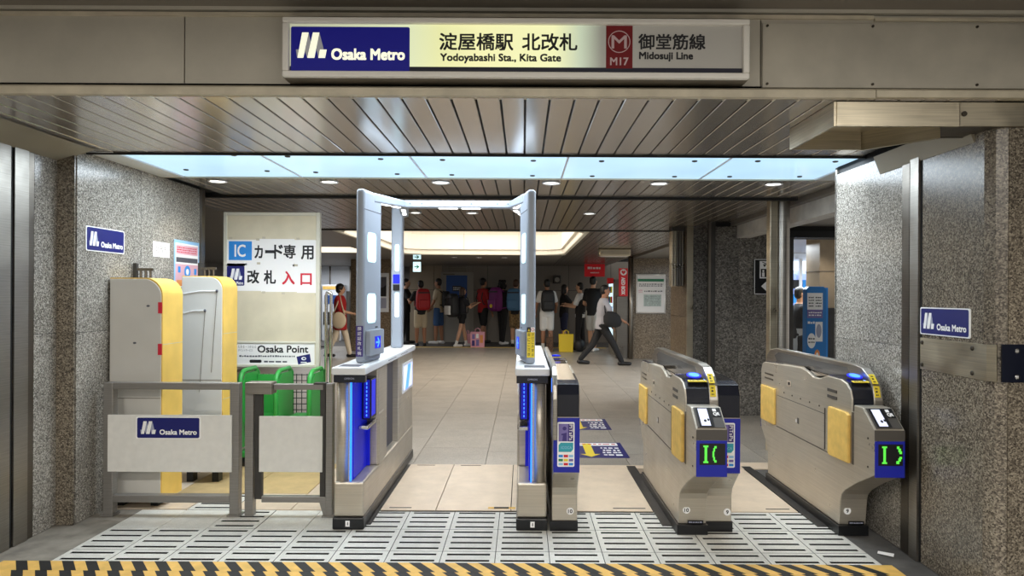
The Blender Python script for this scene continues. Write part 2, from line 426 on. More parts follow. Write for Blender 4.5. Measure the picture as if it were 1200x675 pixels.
def rrect(u0, v0, u1, v1, r, n=4):
    pts = []
    for cx, cy, a0 in ((u1 - r, v0 + r, -90), (u1 - r, v1 - r, 0), (u0 + r, v1 - r, 90), (u0 + r, v0 + r, 180)):
        for i in range(n + 1):
            t = math.radians(a0 + 90 * i / n); pts.append((cx + r * math.cos(t), cy + r * math.sin(t)))
    return pts
def disc(cu, cv, ru, rv=None, n=20):
    rv = rv or ru
    return [(cu + ru * math.cos(2 * PI * i / n), cv + rv * math.sin(2 * PI * i / n)) for i in range(n)]
# ribbon emblem, drawn on a unit square
EMB_G = [[(0, .33), (.13, .33), (.07, 0), (.035, .02)], [(.41, 1), (.48, .62), (.37, 0), (.28, .30)], [(.76, 1), (.89, .40), (.95, 0), (.73, 0), (.66, .40)]]
EMB_W = [[(.20, 1), (.41, 1), (.24, 0), (.05, 0)], [(.55, 1), (.76, 1), (.60, 0), (.37, 0)], [(.78, .33), (1, .33), (.95, 0), (.73, 0)]]
def emblem(mb, pl, u0, v0, u1, v1, d, wi, gi):
    for q, mi, k in [(p, gi, 0) for p in EMB_G] + [(p, wi, 1) for p in EMB_W]:
        mb.slab(pl, [(u0 + a * (u1 - u0), v0 + c * (v1 - v0)) for a, c in q], d, d + 0.0006 + 0.0006 * k, mi)
def metro_plate(name, label, pl, w, h, border='white_print', thick=0.006):
    """blue wall plate with the white ribbon emblem and the operator's name"""
    t = thing(name, label, 'sign', tuple(pl[0]))
    MB().slab(pl, rrect(0, 0, w, h, h * .06), 0, thick, 0).build('backing_plate', border, t)
    MB().slab(pl, rrect(w * .02, h * .04, w * .98, h * .96, h * .07), thick, thick + .0012, 0).build('blue_field', 'metro_blue', t)
    mb = MB(); emblem(mb, pl, w * .07, h * .22, w * .31, h * .80, thick + .0014, 0, 1)
    mb.build('emblem', ['white_print', 'grey_print'], t)
    text(MB(), pl, 'Osaka Metro', w * .37, h * .20, w * .94, h * .42, thick + .0018, 0, h * .010).build('lettering', 'white_print', t, recalc=False)
    return t
# ================================================================== THE SETTING
XL, XLF, XR = -2.80, -2.91, 2.18        # left wall of the gate hall, left wall of the front hall, right pier
ZC = 2.35                               # strip ceiling
YF = 3.12                               # face of the header above the gates
# ---- floor
floor = struct(MB().box(-9, 7, -6, 24, -0.14, -0.04).build('floor', 'concrete_dark'), 'grey station floor of tiles and drain grates')
MB().box(-9, 7, -6, 3.495, -0.04, 0).build('hall_floor_slab', 'hall_floor', floor)
MB().box(-2.55, 1.956, 3.495, 4.95, -0.0405, -0.036).build('slot_shade_sheet', 'black_gap', floor)  # black sheet added under the grates, shade for their slots
# drain grates 30 cm wide: two side bars, five cross bars, four slots
g = MB(); GW, GD = 0.296, 0.356
def gbar(x0, x1, y0, y1):          # tile-coloured top, sides painted black as shade in the slots
    g.add([(x0, y0, 0), (x1, y0, 0), (x1, y1, 0), (x0, y1, 0)], [(0, 1, 2, 3)], 0)
    a = [(x0, y0), (x1, y0), (x1, y1), (x0, y1)]
    g.add([p + (0,) for p in a] + [p + (-.04,) for p in a], [(0, 4, 5, 1), (1, 5, 6, 2), (2, 6, 7, 3), (3, 7, 4, 0), (4, 7, 6, 5)], 1)
for sx in (-1, 1): gbar(min(sx * GW / 2, sx * (GW / 2 - .028)), max(sx * GW / 2, sx * (GW / 2 - .028)), -GD / 2, GD / 2)
for i in range(5):
    c0 = -GD / 2 if i == 0 else -GD / 2 + GD * (i - 0.5) / 4 + 0.0125
    c1 = GD / 2 if i == 4 else -GD / 2 + GD * (i + 0.5) / 4 - 0.0125
    gbar(-GW / 2 + 0.028, GW / 2 - 0.028, c0, c1)
grate0 = g.build('drain_grate', ['grate_tile', 'black_gap'], floor)
first = True
plain0 = None
for r in range(3):
    yc = 3.68 + 0.36 * r
    for k in range(-8, 7):
        xc = 0.003 + 0.30 * k
        is_plain = (r == 2 and k in (-8, -7, -5, -4))
        if is_plain:
            if plain0 is None:
                plain0 = MB().box(-GW / 2, GW / 2, -GD / 2, GD / 2, -0.04, 0).build('floor_tile', 'grate_tile', floor, bevel=0.003); place(plain0, (xc, yc, -0.04), floor)
            else: share(plain0, (xc, yc, -0.04), floor)
        elif first: place(grate0, (xc, yc, -0.04), floor); first = False
        else: share(grate0, (xc, yc, -0.04), floor)
# two more grates run on behind the railing
for xc, yc in ((-1.797, 4.76), (-2.097, 4.76)): share(grate0, (xc, yc, -0.04), floor)
MB().box(XLF - .05, -2.552, 3.495, 4.6, -0.04, -0.002).build('concrete_strip', 'concrete_edge', floor)
MB().box(1.956, XR + .05, 3.495, 5.9, -0.04, -0.004).build('concrete_strip', 'concrete_dark', floor)
# tan cover sheets in the lanes
for x0, x1, y0, y1, mt in ((-.95, -.583, 4.585, 5.83, 'tan_sheet'), (-.577, -.078, 4.585, 5.83, 'tan_sheet'), (-.072, .34, 4.585, 5.83, 'tan_sheet'),
                       (.36, .88, 4.585, 5.72, 'tan_sheet'), (.36, 1.3, 5.725, 5.83, 'tan_sheet'), (1.22, 1.855, 4.585, 5.72, 'tan_sheet'), (1.3, 2.3, 5.725, 5.95, 'tan_sheet'),
                       (-1.55, -1.16, 4.585, 5.83, 'tan_sheet'), (-2.02, -1.556, 4.95, 5.83, 'tan_sheet_yellow'), (-2.5, -2.026, 4.95, 5.83, 'tan_sheet_yellow'), (-2.79, -2.506, 4.585, 5.83, 'tan_sheet'), (-1.94, -1.556, 4.585, 4.945, 'tan_sheet'), (-2.5, -2.25, 4.585, 4.945, 'tan_sheet')):
    MB().box(x0, x1, y0, y1, -0.04, 0.003).build('cover_sheet', mt, floor)
MB().box(-.95, 1.22, 4.56, 4.585, -.04, .0).build('threshold_bar', 'steel_dark', floor)
for x0, x1 in ((.885, .958), (1.862, 1.935), (-.977, -.952)):
    MB().box(x0, x1, 4.3, 5.8, -0.03, 0.006).build('floor_rail', 'rail_dark', floor)
for x0, x1, y in ((.62, .84, 4.64), (1.66, 1.82, 4.64), (-.89, -.74, 5.79), (-.9, -.75, 4.63), (-.52, -.35, 5.79)):
    MB().box(x0, x1, y, y + .012, 0.003, 0.005).build('sheet_slot', 'rail_dark', floor)
# 62 x 93 cm stone tiles of the inner concourse: singly as far as they can be told apart
TX, TY = 0.62, 0.93
tl = MB().box(-TX / 2 + .002, TX / 2 - .002, -TY / 2 + .002, TY / 2 - .002, -0.04, 0).build('stone_tile', 'floor_stone', floor)
ft = True; far = MB()
offs = {0: .53, 1: .06, 2: .45, 3: .2, 4: .7}
for k in range(-8, 6):
    xc = -.937 + TX * (k + 1.5)
    y = 5.83; off = TY * offs[k % 5]
    y1 = 5.83 + (off if off > .1 else TY)
    far_from = 11.2
    while y < 21.2:
        ya = y; yb = min(y1, 21.2)
        if yb - ya > .01:
            if yb < far_from and abs((yb - ya) - TY) < .01:
                pos = (xc, (ya + yb) / 2, -0.04)
                if ft: place(tl, pos, floor); ft = False
                else: share(tl, pos, floor)
            elif yb < far_from:
                MB().box(xc - TX / 2 + .002, xc + TX / 2 - .002, ya + .002, yb - .002, -0.04, 0).build('stone_tile', 'floor_stone', floor)
            else: far.box(xc - TX / 2 + .002, xc + TX / 2 - .002, ya + .003, yb - .003, -0.04, 0)
        y = y1; y1 += TY
fo = far.build('far_stone_tiles', 'floor_stone', floor); fo['kind'] = 'stuff'
MB().box(-9, 7, 19.05, 24, -0.04, 0.001).build('queue_floor', 'concrete_dark', floor)
MB().box(-9, -5.62, 5.83, 19.0, -.04, -.001).build('side_floor', 'hall_floor', floor)
MB().box(3.1, 7, 5.95, 19.0, -.04, -.001).build('side_floor', 'hall_floor', floor)
MB().box(-3.6, 2.3, 18.75, 19.05, -.03, .006).build('tactile_strip', 'tactile_yellow', floor)

# ---- strip ceiling
ceil = MB()
CVX0, CVX1, CVY0, CVY1 = -2.60, 0.86, 9.5, 15.0
for x0, x1, y0, y1 in ((-9, 2.55, YF, 4.36), (-9, 2.55, 5.30, CVY0 - .03), (-9, CVX0 - .03, CVY0 - .03, CVY1 + .03), (CVX1 + .03, 2.55, CVY0 - .03, CVY1 + .03), (-9, 2.55, CVY1 + .03, 24)):
    ceil.box(x0, x1, y0, y1, ZC + .02, ZC + .06)
ceil = struct(ceil.build('ceiling', 'black_gap'), 'ceiling of long brownish metal strips over the gates')
SW = 0.1139
def strip_proto(y0, y1, mt):
    w = SW - .009; h = w / 2
    mb = MB(); mb.prism([(-h, ZC + .02), (-h, ZC + .003), (-h + .003, ZC), (h - .003, ZC), (h, ZC + .003), (h, ZC + .02)], 'y', y0, y1)
    o = mb.build('ceiling_strip', mt, ceil); return o
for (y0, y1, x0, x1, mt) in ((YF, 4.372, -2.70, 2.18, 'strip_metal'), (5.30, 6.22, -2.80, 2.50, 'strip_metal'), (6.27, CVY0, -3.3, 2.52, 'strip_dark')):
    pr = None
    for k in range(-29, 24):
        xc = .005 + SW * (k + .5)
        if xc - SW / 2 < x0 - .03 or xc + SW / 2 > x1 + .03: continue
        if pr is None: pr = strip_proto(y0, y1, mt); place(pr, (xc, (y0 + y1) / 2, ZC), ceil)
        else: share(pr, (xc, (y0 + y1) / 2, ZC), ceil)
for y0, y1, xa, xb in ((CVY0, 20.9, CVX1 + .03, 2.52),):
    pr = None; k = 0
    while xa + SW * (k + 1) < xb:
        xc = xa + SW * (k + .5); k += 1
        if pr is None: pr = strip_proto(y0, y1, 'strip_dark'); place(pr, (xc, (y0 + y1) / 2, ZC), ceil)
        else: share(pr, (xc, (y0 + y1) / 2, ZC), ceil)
MB().box(-9, CVX0 - .03, CVY0, 24, ZC, ZC + .02).build('plain_soffit', 'ceil_plain', ceil)
MB().box(CVX0 - .03, CVX1 + .03, CVY1 + .05, 24, ZC, ZC + .02).build('plain_soffit', 'ceil_plain', ceil)
MB().box(-9, -3.3, 5.3, CVY0, ZC, ZC + .02).build('plain_soffit', 'ceil_plain', ceil)
MB().box(-2.80, 2.25, 4.366, 4.385, ZC - .012, ZC + .03).build('edge_trim', 'black_gap', ceil)
MB().box(-2.80, 2.45, 5.275, 5.30, ZC - .004, ZC + .03).build('edge_trim', 'steel_warm', ceil)
MB().box(-3.3, 2.5, 6.22, 6.27, ZC - .022, ZC + .03).build('edge_trim', 'black_gap', ceil)
MB().box(-3.3, 2.5, CVY0 - .08, CVY0 - .02, ZC - .012, ZC + .01).build('edge_trim', 'black_gap', ceil)
# luminous sheets between the strips: five milky sheets, joints, bolts
XS = [-2.62, -1.71, -.745, .29, 1.355, 2.24]
lum = None
for i in range(5):
    o = MB().box(XS[i] + .004, XS[i + 1] - .004, 4.39, 5.272, ZC + .006, ZC + .014).build('luminous_sheet', 'luminous_blue', ceil)
    if i: MB().box(XS[i] - .007, XS[i] + .007, 4.39, 5.272, ZC - .001, ZC + .01).build('sheet_joint', 'gate_white', ceil)
b0 = None
for px, py in ((167, 181), (274, 182.5), (337, 184), (218, 199.5), (313, 201), (370, 202.5), (446, 187), (518.5, 188), (465.5, 204.5), (529.5, 205.5), (625, 189), (624, 206.5), (705, 189.5), (694, 207), (790.5, 207.5), (814, 189.5), (855, 207.5), (888, 189.5), (979, 190), (937, 207.5)):
    p = at(px, py, 1.0); Y = (ZC - CH) / (p.z - CH)
    pos = (p.x * Y, Y, ZC - .002)
    if b0 is None: b0 = MB().rings([(0, 0, 0, .012, .012), (0, 0, .003, .019, .019), (0, 0, .010, .019, .019)], 10).build('sheet_bolt', 'screw', ceil); place(b0, pos, ceil)
    else: share(b0, pos, ceil)
MB().box(-2.80, -2.625, 4.36, 5.30, ZC - .002, ZC + .03).build('edge_trim', 'gate_white', ceil)
MB().box(2.245, 2.5, 4.36, 5.30, ZC - .002, ZC + .03).build('edge_trim', 'gate_white', ceil)
# cove with rounded corners and a lit top
cv = MB(); R = .45; n = 6; loop = []
for cx, cy, a0 in ((CVX1 - R, CVY0 + R, -90), (CVX1 - R, CVY1 - R, 0), (CVX0 + R, CVY1 - R, 90), (CVX0 + R, CVY0 + R, 180)):
    for i in range(n + 1):
        t = math.radians(a0 + 90 * i / n); loop.append((cx, cy, math.cos(t), math.sin(t)))
prof = [(R, ZC - .0), (R, ZC + .10), (R - .05, ZC + .10), (R - .05, ZC + .42), (R - .10, ZC + .56), (R - .22, ZC + .64)]
L = len(loop); vs = []
for r_, z in prof:
    for cx, cy, c, s_ in loop: vs.append((cx + c * r_, cy + s_ * r_, z))
cv.add(vs, [(i * L + j, i * L + (j + 1) % L, (i + 1) * L + (j + 1) % L, (i + 1) * L + j) for i in range(len(prof) - 1) for j in range(L)])
cv.build('cove_wall', 'cove_white', ceil, recalc=False)
MB().add([(cx + c * (R - .2), cy + s_ * (R - .2), ZC + .64) for cx, cy, c, s_ in loop], [tuple(range(L))]).build('cove_lamp_sheet', 'lamp_warm', ceil)
cf = MB()
for x0, x1, y0, y1 in ((CVX0 - .06, CVX1 + .06, CVY0 - .02, CVY0 + .02), (CVX0 - .06, CVX1 + .06, CVY1 + .004, CVY1 + .07), (CVX0 - .06, CVX0 - .004, CVY0, CVY1), (CVX1 + .004, CVX1 + .06, CVY0, CVY1)): cf.box(x0, x1, y0, y1, ZC - .015, ZC + .03)
cf.build('cove_rim', 'frame_cream', ceil)
for x in (-1.3, -.1): MB().box(x - .006, x + .006, CVY1 - .062, CVY1 - .044, ZC + .1, ZC + .5).build('cove_joint', 'beam_paint', ceil)
MB().box(-4.3, -3.3, 13.0, 14.6, ZC - .006, ZC + .004).build('side_cove_sheet', 'lamp_warm', ceil)

# ---- ceiling of the front hall and of the side passage
struct(MB().box(-6, 6, -6, YF, 2.755, 2.82).build('ceiling', 'hall_ceiling_paint'), 'dull brown plaster ceiling in front of the header')
sc2 = struct(MB().box(2.525, 7, 4.9, 16, 2.31, 2.44).build('ceiling', 'ceil_plain'), 'plain grey ceiling of the side passage')
# ---- header (fascia) above the gates
hd = struct(MB().box(-6, 6, YF + .03, YF + .25, ZC + .03, 2.80).build('wall_front', 'black_gap'), 'beige panelled header wall over the gate entrance')
ps = [-6, -3.1, -1.553, -.508, .522, 1.08, 6]
for a, c in zip(ps[:-1], ps[1:]): MB().box(a + .003, c - .003, YF, YF + .03, ZC + .045, 2.735).build('header_panel', 'panel_beige', hd)
MB().box(1.085, 2.75, YF - .012, YF, ZC + .052, 2.697).build('cover_panel', 'panel_stained', hd, bevel=.002)
for x in (1.105, 1.585, 2.06, 2.5):
    for z in (2.418, 2.682):
        MB().tube([(x, YF - .018, z), (x, YF - .011, z)], .006, 8).build('screw', 'screw', hd)
for a, c, zz in ((-6, 1.592, 0), (1.596, 6, .004)):
    MB().prism([(YF - .03, ZC + .002 + zz), (YF + .03, ZC + .002 + zz), (YF + .03, ZC + .048), (YF - .012, ZC + .048), (YF - .03, ZC + .036)], 'x', a, c).build('header_lip', 'lip_beige', hd)
MB().box(-6, 1.59, YF - .014, YF + .01, 2.715, 2.732).build('top_trim', 'lip_beige', hd)
MB().box(1.595, 6, YF - .014, YF + .01, 2.708, 2.722).build('top_trim', 'lip_beige', hd)
MB().box(-6, 6, YF - .022, YF + .01, 2.74, 2.757).build('top_trim', 'panel_beige', hd)
# ---- left walls
wl = struct(MB().box(-3.7, XLF - .012, -1, 4.27, 0, 2.76).box(-3.7, XL - .012, 4.27, 5.93, 0, 2.42).build('wall_left', 'black_gap'), 'speckled granite wall left of the gates')
def slab_x(x, y0, y1, z0, z1, mt, par, into):      # slab on a wall whose face looks along x
    return MB().box(x, x + into * .012, y0 + .0015, y1 - .0015, z0 + .0015, z1 - .0015).build('granite_slab', mt, par)
def slab_y(x0, x1, y, z0, z1, mt, par):
    return MB().box(x0 + .0015, x1 - .0015, y, y + .012, z0 + .0015, z1 - .0015).build('granite_slab', mt, par)
for y0, y1 in ((1.9, 2.85), (2.85, 3.72), (4.06, 4.27)):
    for z0, z1 in ((0, 1.2), (1.2, 2.3)): slab_x(XLF, y0, y1, z0, z1, 'granite_grey', wl, -1)
for z0, z1 in ((0, 1.2), (1.2, 2.35)):
    slab_y(XLF, XL, 4.257, z0, z1, 'granite_brown', wl)
    for y0, y1 in ((4.28, 5.0), (5.0, 5.93)): slab_x(XL, y0, y1, z0, z1, 'granite_grey', wl, -1)
for y0, y1, mt in ((3.72, 3.745, 'steel_dark'), (3.75, 3.86, 'steel'), (3.865, 3.885, 'black_gap'), (3.89, 4.0, 'steel'), (4.005, 4.055, 'steel_dark')):
    MB().box(XLF - .012, XLF + (.012 if mt == 'steel' else .003), y0, y1, 0, 2.28).build('shutter_guide', mt, wl)
MB().box(XL, XL + .02, 5.90, 5.96, 0, 2.35).build('end_strip', 'steel_dark', wl)
MB().prism([(XLF, 2.276), (-2.66, 2.352), (-2.66, 2.37), (XLF, 2.37)], 'y', YF + .03, 4.27).build('soffit_cove', 'soffit_paint', wl)
MB().box(-2.70, -2.655, YF + .03, 4.27, 2.345, 2.352).build('soffit_trim', 'steel_dark', wl)
# ---- right pier
wr = struct(MB().box(XR + .012, 3.3, 3.235, 4.77, 0, 2.76).box(XR + .09, 3.3, 3.168, 3.235, 0, 2.76).box(2.62, 6, 2.4, 3.17, 0, 2.76).build('wall_right', 'black_gap'), 'speckled granite pier right of the gates')
for z0, z1 in ((0, 1.17), (1.17, 2.30)):
    for y0, y1, mt in ((3.23, 3.73, 'granite_brown'), (3.93, 4.77, 'granite_grey')): slab_x(XR, y0, y1, z0, z1, mt, wr, 1)
    MB().prism([(XR, 3.23), (XR + .02, 3.18), (XR + .06, 3.155), (XR + .08, 3.17), (XR + .03, 3.23)], 'z', z0 + .0015, z1 - .0015).build('granite_slab', 'granite_brown', wr)
    slab_y(XR + .063, 2.70, 3.155, z0, z1, 'granite_brown', wr)
for y0, y1, mt, d in ((3.735, 3.75, 'black_gap', 0), (3.75, 3.83, 'steel', .012), (3.832, 3.845, 'black_gap', 0), (3.847, 3.92, 'steel_dark', .006)):
    MB().box(XR + .012, XR - d, y0, y1, 0, 2.26).build('shutter_guide', mt, wr)
MB().prism([(XR - .004, 2.20), (XR - .045, 2.305), (XR - .03, 2.312), (XR + .012, 2.312), (XR + .012, 2.20)], 'y', 3.3, 4.17).build('soffit_cove', 'soffit_paint', wr)
MB().box(XR, XR + .6, 4.755, 4.775, 0, 2.35).build('granite_slab', 'granite_grey', wr)
# kick plate on the pier: steel along the wall, dark round the corner
MB().box(XR - .006, XR, 3.2, 3.735, 1.06, 1.23).prism([(XR - .006, 3.2), (XR + .016, 3.163), (XR + .024, 3.169), (XR, 3.205)], 'z', 1.06, 1.23).build('guard_plate', 'steel_warm', wr)
MB().box(XR + .03, 2.7, 3.146, 3.154, 1.06, 1.235).build('guard_plate', 'navy_plastic', wr)
for y in (3.715, 3.30):
    for z in (1.085, 1.205): MB().ell((XR - .008, y, z), (.006, .012, .012), 8, 6).build('screw', 'screw', wr)
for z in (1.085, 1.205): MB().ell((XR + .1, 3.144, z), (.012, .006, .012), 8, 6).build('screw', 'chrome', wr)
# box hanging under the header at the right: front, side and rear plates, open below
bx = struct(MB().prism([(1.437, 3.15), (3.3, 3.15), (3.3, 3.36), (2.05, 3.36), (1.80, 3.66), (1.437, 3.66)], 'z', ZC - .02, ZC - .004).build('trim_1', 'steel_warm'), 'low beige and grey metal box beam hanging under the header at right')
MB().box(1.437, 2.0, 3.135, 3.15, 2.236, ZC - .004).build('front_plate', 'steel_warm', bx)
MB().box(2.003, 3.3, 3.135, 3.15, 2.238, ZC - .004).build('front_plate', 'steel_warm', bx)
MB().box(1.425, 1.437, 3.14, 3.66, 2.236, ZC - .002).build('side_plate', 'steel_warm', bx)
MB().box(1.437, 1.80, 3.645, 3.66, 2.236, ZC - .002).build('rear_plate', 'steel_warm', bx)
MB().prism([(1.80, 3.66), (2.05, 3.36), (2.06, 3.372), (1.812, 3.672)], 'z', 2.236, ZC - .002).build('rear_plate', 'steel_warm', bx)
MB().box(2.05, 3.3, 3.36, 3.372, 2.236, ZC - .002).build('rear_plate', 'steel_dark', bx)
MB().prism([(1.92, 3.15), (3.3, 3.15), (3.3, 3.36), (2.05, 3.36)], 'z', 2.24, 2.25).build('under_plate', 'steel_dark', bx)
MB().tube([(2.02, 3.128, 2.293), (2.02, 3.137, 2.293)], .012, 10).build('screw', 'screw', bx)
# ---- side passage at the right: beam, granite wall, pillar, opening
bm_ = struct(MB().box(2.60, 2.76, 4.9, 9.6, 2.16, 2.345).build('trim_2', 'beam_paint'), 'pale worn beam running back along the right side')
wbr = struct(MB().box(2.32, 3.16, 8.32, 8.6, 0, 2.35).box(3.16, 4.3, 8.32, 8.6, 2.17, 2.35).build('wall_right', 'black_gap'), 'dark granite wall behind the right gates')
for z0, z1 in ((0, .6), (.6, 1.18), (1.18, 1.62), (1.62, 2.3)):
    for x0, x1 in ((2.33, 2.62), (2.62, 3.16)): slab_y(x0, x1, 8.305, z0, z1, 'granite_dark', wbr)
MB().box(2.27, 2.325, 8.26, 8.36, 0, 2.35).build('corner_post', 'rail_dark', wbr)
MB().box(3.16, 4.3, 8.30, 8.318, 2.17, 2.25).build('opening_head', 'black_plastic', wbr)
MB().box(3.16, 3.20, 8.27, 8.36, 0, 2.17).build('opening_jamb', 'steel_dark', wbr)
MB().box(3.235, 3.275, 8.27, 8.36, 0, 2.17).build('opening_jamb', 'rail_dark', wbr)
MB().tube([(2.72, 8.296, 2.0), (2.72, 8.304, 2.0)], .06, 4).build('junction_cover', 'granite_dark', wbr)
pil = struct(MB().box(2.13, 2.26, 8.86, 9.75, 0, ZC).build('wall_right', 'black_gap'), 'granite and steel pillar at the mouth of the side passage')
for z0, z1 in ((0, 1.18), (1.18, 2.35)):
    MB().box(2.115, 2.127, 8.84, 9.77, z0 + .002, z1 - .002).build('granite_slab', 'granite_tan', pil)
    slab_y(2.20, 2.40, 8.83, z0, z1, 'granite_dark', pil)
MB().box(2.115, 2.195, 8.815, 8.845, 0, ZC).build('steel_edge', 'steel_warm', pil)
# ---- back walls
wb = struct(MB().box(-3.5, 7, 21.05, 21.4, 0, 2.7).build('wall_back', 'black_gap'), 'panelled rear wall behind the queue')
for x0, x1, mt in ((-3.5, -2.75, 'wall_beige_panel'), (-2.75, -2.5, 'wall_beige_panel'), (-1.55, -1.1, 'wall_dark_panel'), (-1.1, .2, 'wall_dark_panel'), (.2, 1.4, 'wall_dark_panel'), (1.4, 2.7, 'wall_dark_panel'), (2.7, 4.5, 'wall_dark_panel')):
    for z0, z1 in ((0, 1.6), (1.6, 2.5)): MB().box(x0 + .006, x1 - .006, 21.02, 21.05, z0 + .005, z1 - .005).build('wall_panel', mt, wb)
MB().box(-2.5, -1.55, 21.03, 21.05, 2.12, 2.5).build('wall_panel', 'wall_dark_panel', wb)
vg = MB()
for i in range(5): vg.box(-2.3, -1.75, 21.0, 21.03, 2.16 + i * .045, 2.185 + i * .045)
vg.build('vent_grille', 'steel_dark', wb)
d1 = struct(MB().box(-2.5, -1.55, 20.98, 21.02, 0, 2.12).build('door_1', 'door_grey'), 'grey steel door in the rear wall behind the queue')
MB().box(-2.52, -2.46, 20.95, 21.03, 0, 2.14).box(-1.59, -1.53, 20.95, 21.03, 0, 2.14).box(-2.52, -1.53, 20.95, 21.03, 2.10, 2.15).build('door_frame', 'door_grey', d1)
MB().box(-2.36, -1.72, 20.965, 20.98, 1.35, 2.05).build('blue_notice', 'poster_blue', d1)
nb = MB(); pl = plane((-2.17, 20.958, 1.56), (1, 0, 0), (0, 0, 1)); nb.rect(pl, 0, 0, .27, .17, 0, .004, 0)
bars(nb, pl, .03, .03, .24, .14, .005, 1, 2, .5, 3, .05); nb.build('black_notice', ['black_plastic', 'white_print'], d1)
MB().box(-2.45, -2.1, 20.9, 20.96, 2.06, 2.10).build('door_closer', 'steel_dark', d1)
# tan pillar left of the queue
bp = struct(MB().box(-4.40, -3.42, 17.52, 18.5, 0, ZC).build('wall_back', 'black_gap'), 'tan granite pillar behind the left arch post')
for z0, z1 in ((0, 1.2), (1.2, 2.35)):
    slab_y(-4.41, -3.41, 17.505, z0, z1, 'granite_tan', bp); slab_x(-3.408, 17.52, 18.5, z0, z1, 'granite_tan', bp, -1); slab_x(-4.424, 17.52, 18.5, z0, z1, 'granite_tan', bp, 1)
# ticket hall end wall at the far left
wt = struct(MB().box(-9, -3.6, 22.0, 22.3, 0, 2.7).build('wall_back', 'wall_dark_panel'), 'far end wall of the ticket hall at left')
MB().box(-8, -4.9, 21.93, 22.0, 1.55, 2.35).build('glass_screen', 'shop_white', wt)
MB().box(-8, -4.9, 21.88, 21.95, 2.36, 2.46).build('light_band', 'shop_light', wt)
for x in (-6.8, -6.2, -5.55): MB().box(x - .02, x + .02, 21.9, 21.94, 0, 2.4).build('mullion', 'steel_dark', wt)
struct(MB().box(-9.2, -9, 5, 24, 0, 2.7).build('wall_left', 'wall_dark_panel'), 'far side wall of the ticket hall')
wl2 = struct(MB().box(-9, -3.7, 5.7, 5.93, 0, 2.45).build('wall_left', 'wall_dark_panel'), 'wall behind the granite at left')
# poster wall at the right of the concourse
pw = struct(MB().box(2.46, 4.4, 15.72, 16.0, 0, ZC).build('wall_back', 'black_gap'), 'tan granite wall with the notice board, right of the walking man')
for z0, z1 in ((0, 1.2), (1.2, 2.35)):
    for x0, x1 in ((2.52, 3.4), (3.4, 4.4)): slab_y(x0, x1, 15.705, z0, z1, 'granite_tan', pw)
MB().tube([(2.48, 15.68, 0), (2.48, 15.68, 2.33)], .05, 12).build('corner_guard', 'steel', pw, smooth=True)
MB().box(2.16, 2.42, 15.74, 15.9, 0, 1.45).build('shutter_panel', 'steel_dark', pw)
# shop beyond the opening at the right
sh = struct(MB().box(4.2, 7, 13.6, 13.8, 0, 2.35).build('wall_right', 'shop_white'), 'bright shop front beyond the side passage')
# ================================================================== LAMPS
def downlight(x, y, z, label, group, power=9.0, r=.075):
    t = thing('downlight', label, 'ceiling light', (x, y, z), group)
    MB().rings([(x, y, z - .006, r, r), (x, y, z - .012, r * .92, r * .92), (x, y, z - .004, r * .78, r * .78), (x, y, z + .004, r * .78, r * .78), (x, y, z + .004, r, r)], 24, caps=False).build('trim_ring', 'gate_white', t, smooth=True)
    MB().rings([(x, y, z - .003, r * .77, r * .77), (x, y, z + .001, r * .77, r * .77)], 24).build('lens', 'lamp_white', t)
    d = bpy.data.lights.new('downlight_beam', 'SPOT'); d.energy = power; d.spot_size = math.radians(120); d.spot_blend = .6; d.color = (1, .95, .86); d.shadow_soft_size = .06
    o = bpy.data.objects.new('downlight_beam', d); COL.objects.link(o); o.parent = t; o.location = (0, 0, -.03)
    return t
RB = 'row of downlights behind the luminous ceiling'
for x, w in ((-2.44, 'leftmost in the row behind the pale blue ceiling, nearest the granite wall'), (-1.55, 'second from left in the row behind the pale blue ceiling'), (-.66, 'third from left in the row behind the pale blue ceiling'),
             (.22, 'fourth from left in the row behind the pale blue ceiling'), (1.08, 'fifth from left in the row behind the pale blue ceiling'), (1.99, 'rightmost in the row behind the pale blue ceiling')):
    downlight(x, 5.44, ZC, 'round downlight, ' + w, RB, 11)
for x, w in ((-1.18, 'left of the cross beam lamps'), (-.56, 'just below the middle of the arch'), (.72, 'right of the right arch post')):
    downlight(x, 7.45, ZC, 'small round downlight in the dark strips, ' + w, 'downlights over the arch', 9, .07)
for x, w in ((-1.65, 'above the grey door'), (-1.06, 'above the man in red'), (-.45, 'above the purple backpack')):
    downlight(x, 16.3, ZC, 'small downlight behind the cove, ' + w, 'downlights over the queue', 16, .08)

# ================================================================== STATION SIGN
pl = plane((-1.062, 3.0, 2.404), (1, 0, 0), (0, 0, 1)); SGW, SGH = 2.05, .262
sg = thing('station_sign', 'long backlit station name sign with white frame on the header', 'sign', (-1.062 + SGW / 2, 3.05, 2.404))
MB().box(-1.062, -1.062 + SGW, 3.012, YF - .001, 2.404, 2.404 + SGH).build('housing', 'steel_dark', sg)
fr = MB(); bw = .026
for u0, v0, u1, v1 in ((0, 0, SGW, bw), (0, SGH - bw, SGW, SGH), (0, bw, bw * 1.1, SGH - bw), (SGW - bw * 1.1, bw, SGW, SGH - bw)): fr.rect(pl, u0, v0, u1, v1, -.02, .012)
fr.build('frame', 'sign_frame', sg, bevel=.006)
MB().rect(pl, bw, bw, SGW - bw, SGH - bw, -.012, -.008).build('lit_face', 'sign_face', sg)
U = lambda px: (px - 331) / 545.0 * SGW
V = lambda py: (95 - py) / 72.5 * SGH
MB().rect(pl, bw, bw, SGW - bw, bw + .024, -.008, -.0065).build('navy_stripe', 'sign_navy', sg)
MB().slab(pl, rrect(U(340), bw, U(479), V(33), .008), -.008, -.006).build('blue_field', 'sign_blue', sg)
mb = MB(); emblem(mb, pl, U(346), V(71.2), U(382), V(40.3), -.0055, 0, 1); mb.build('emblem', ['sign_logo', 'sign_logo_grey'], sg)
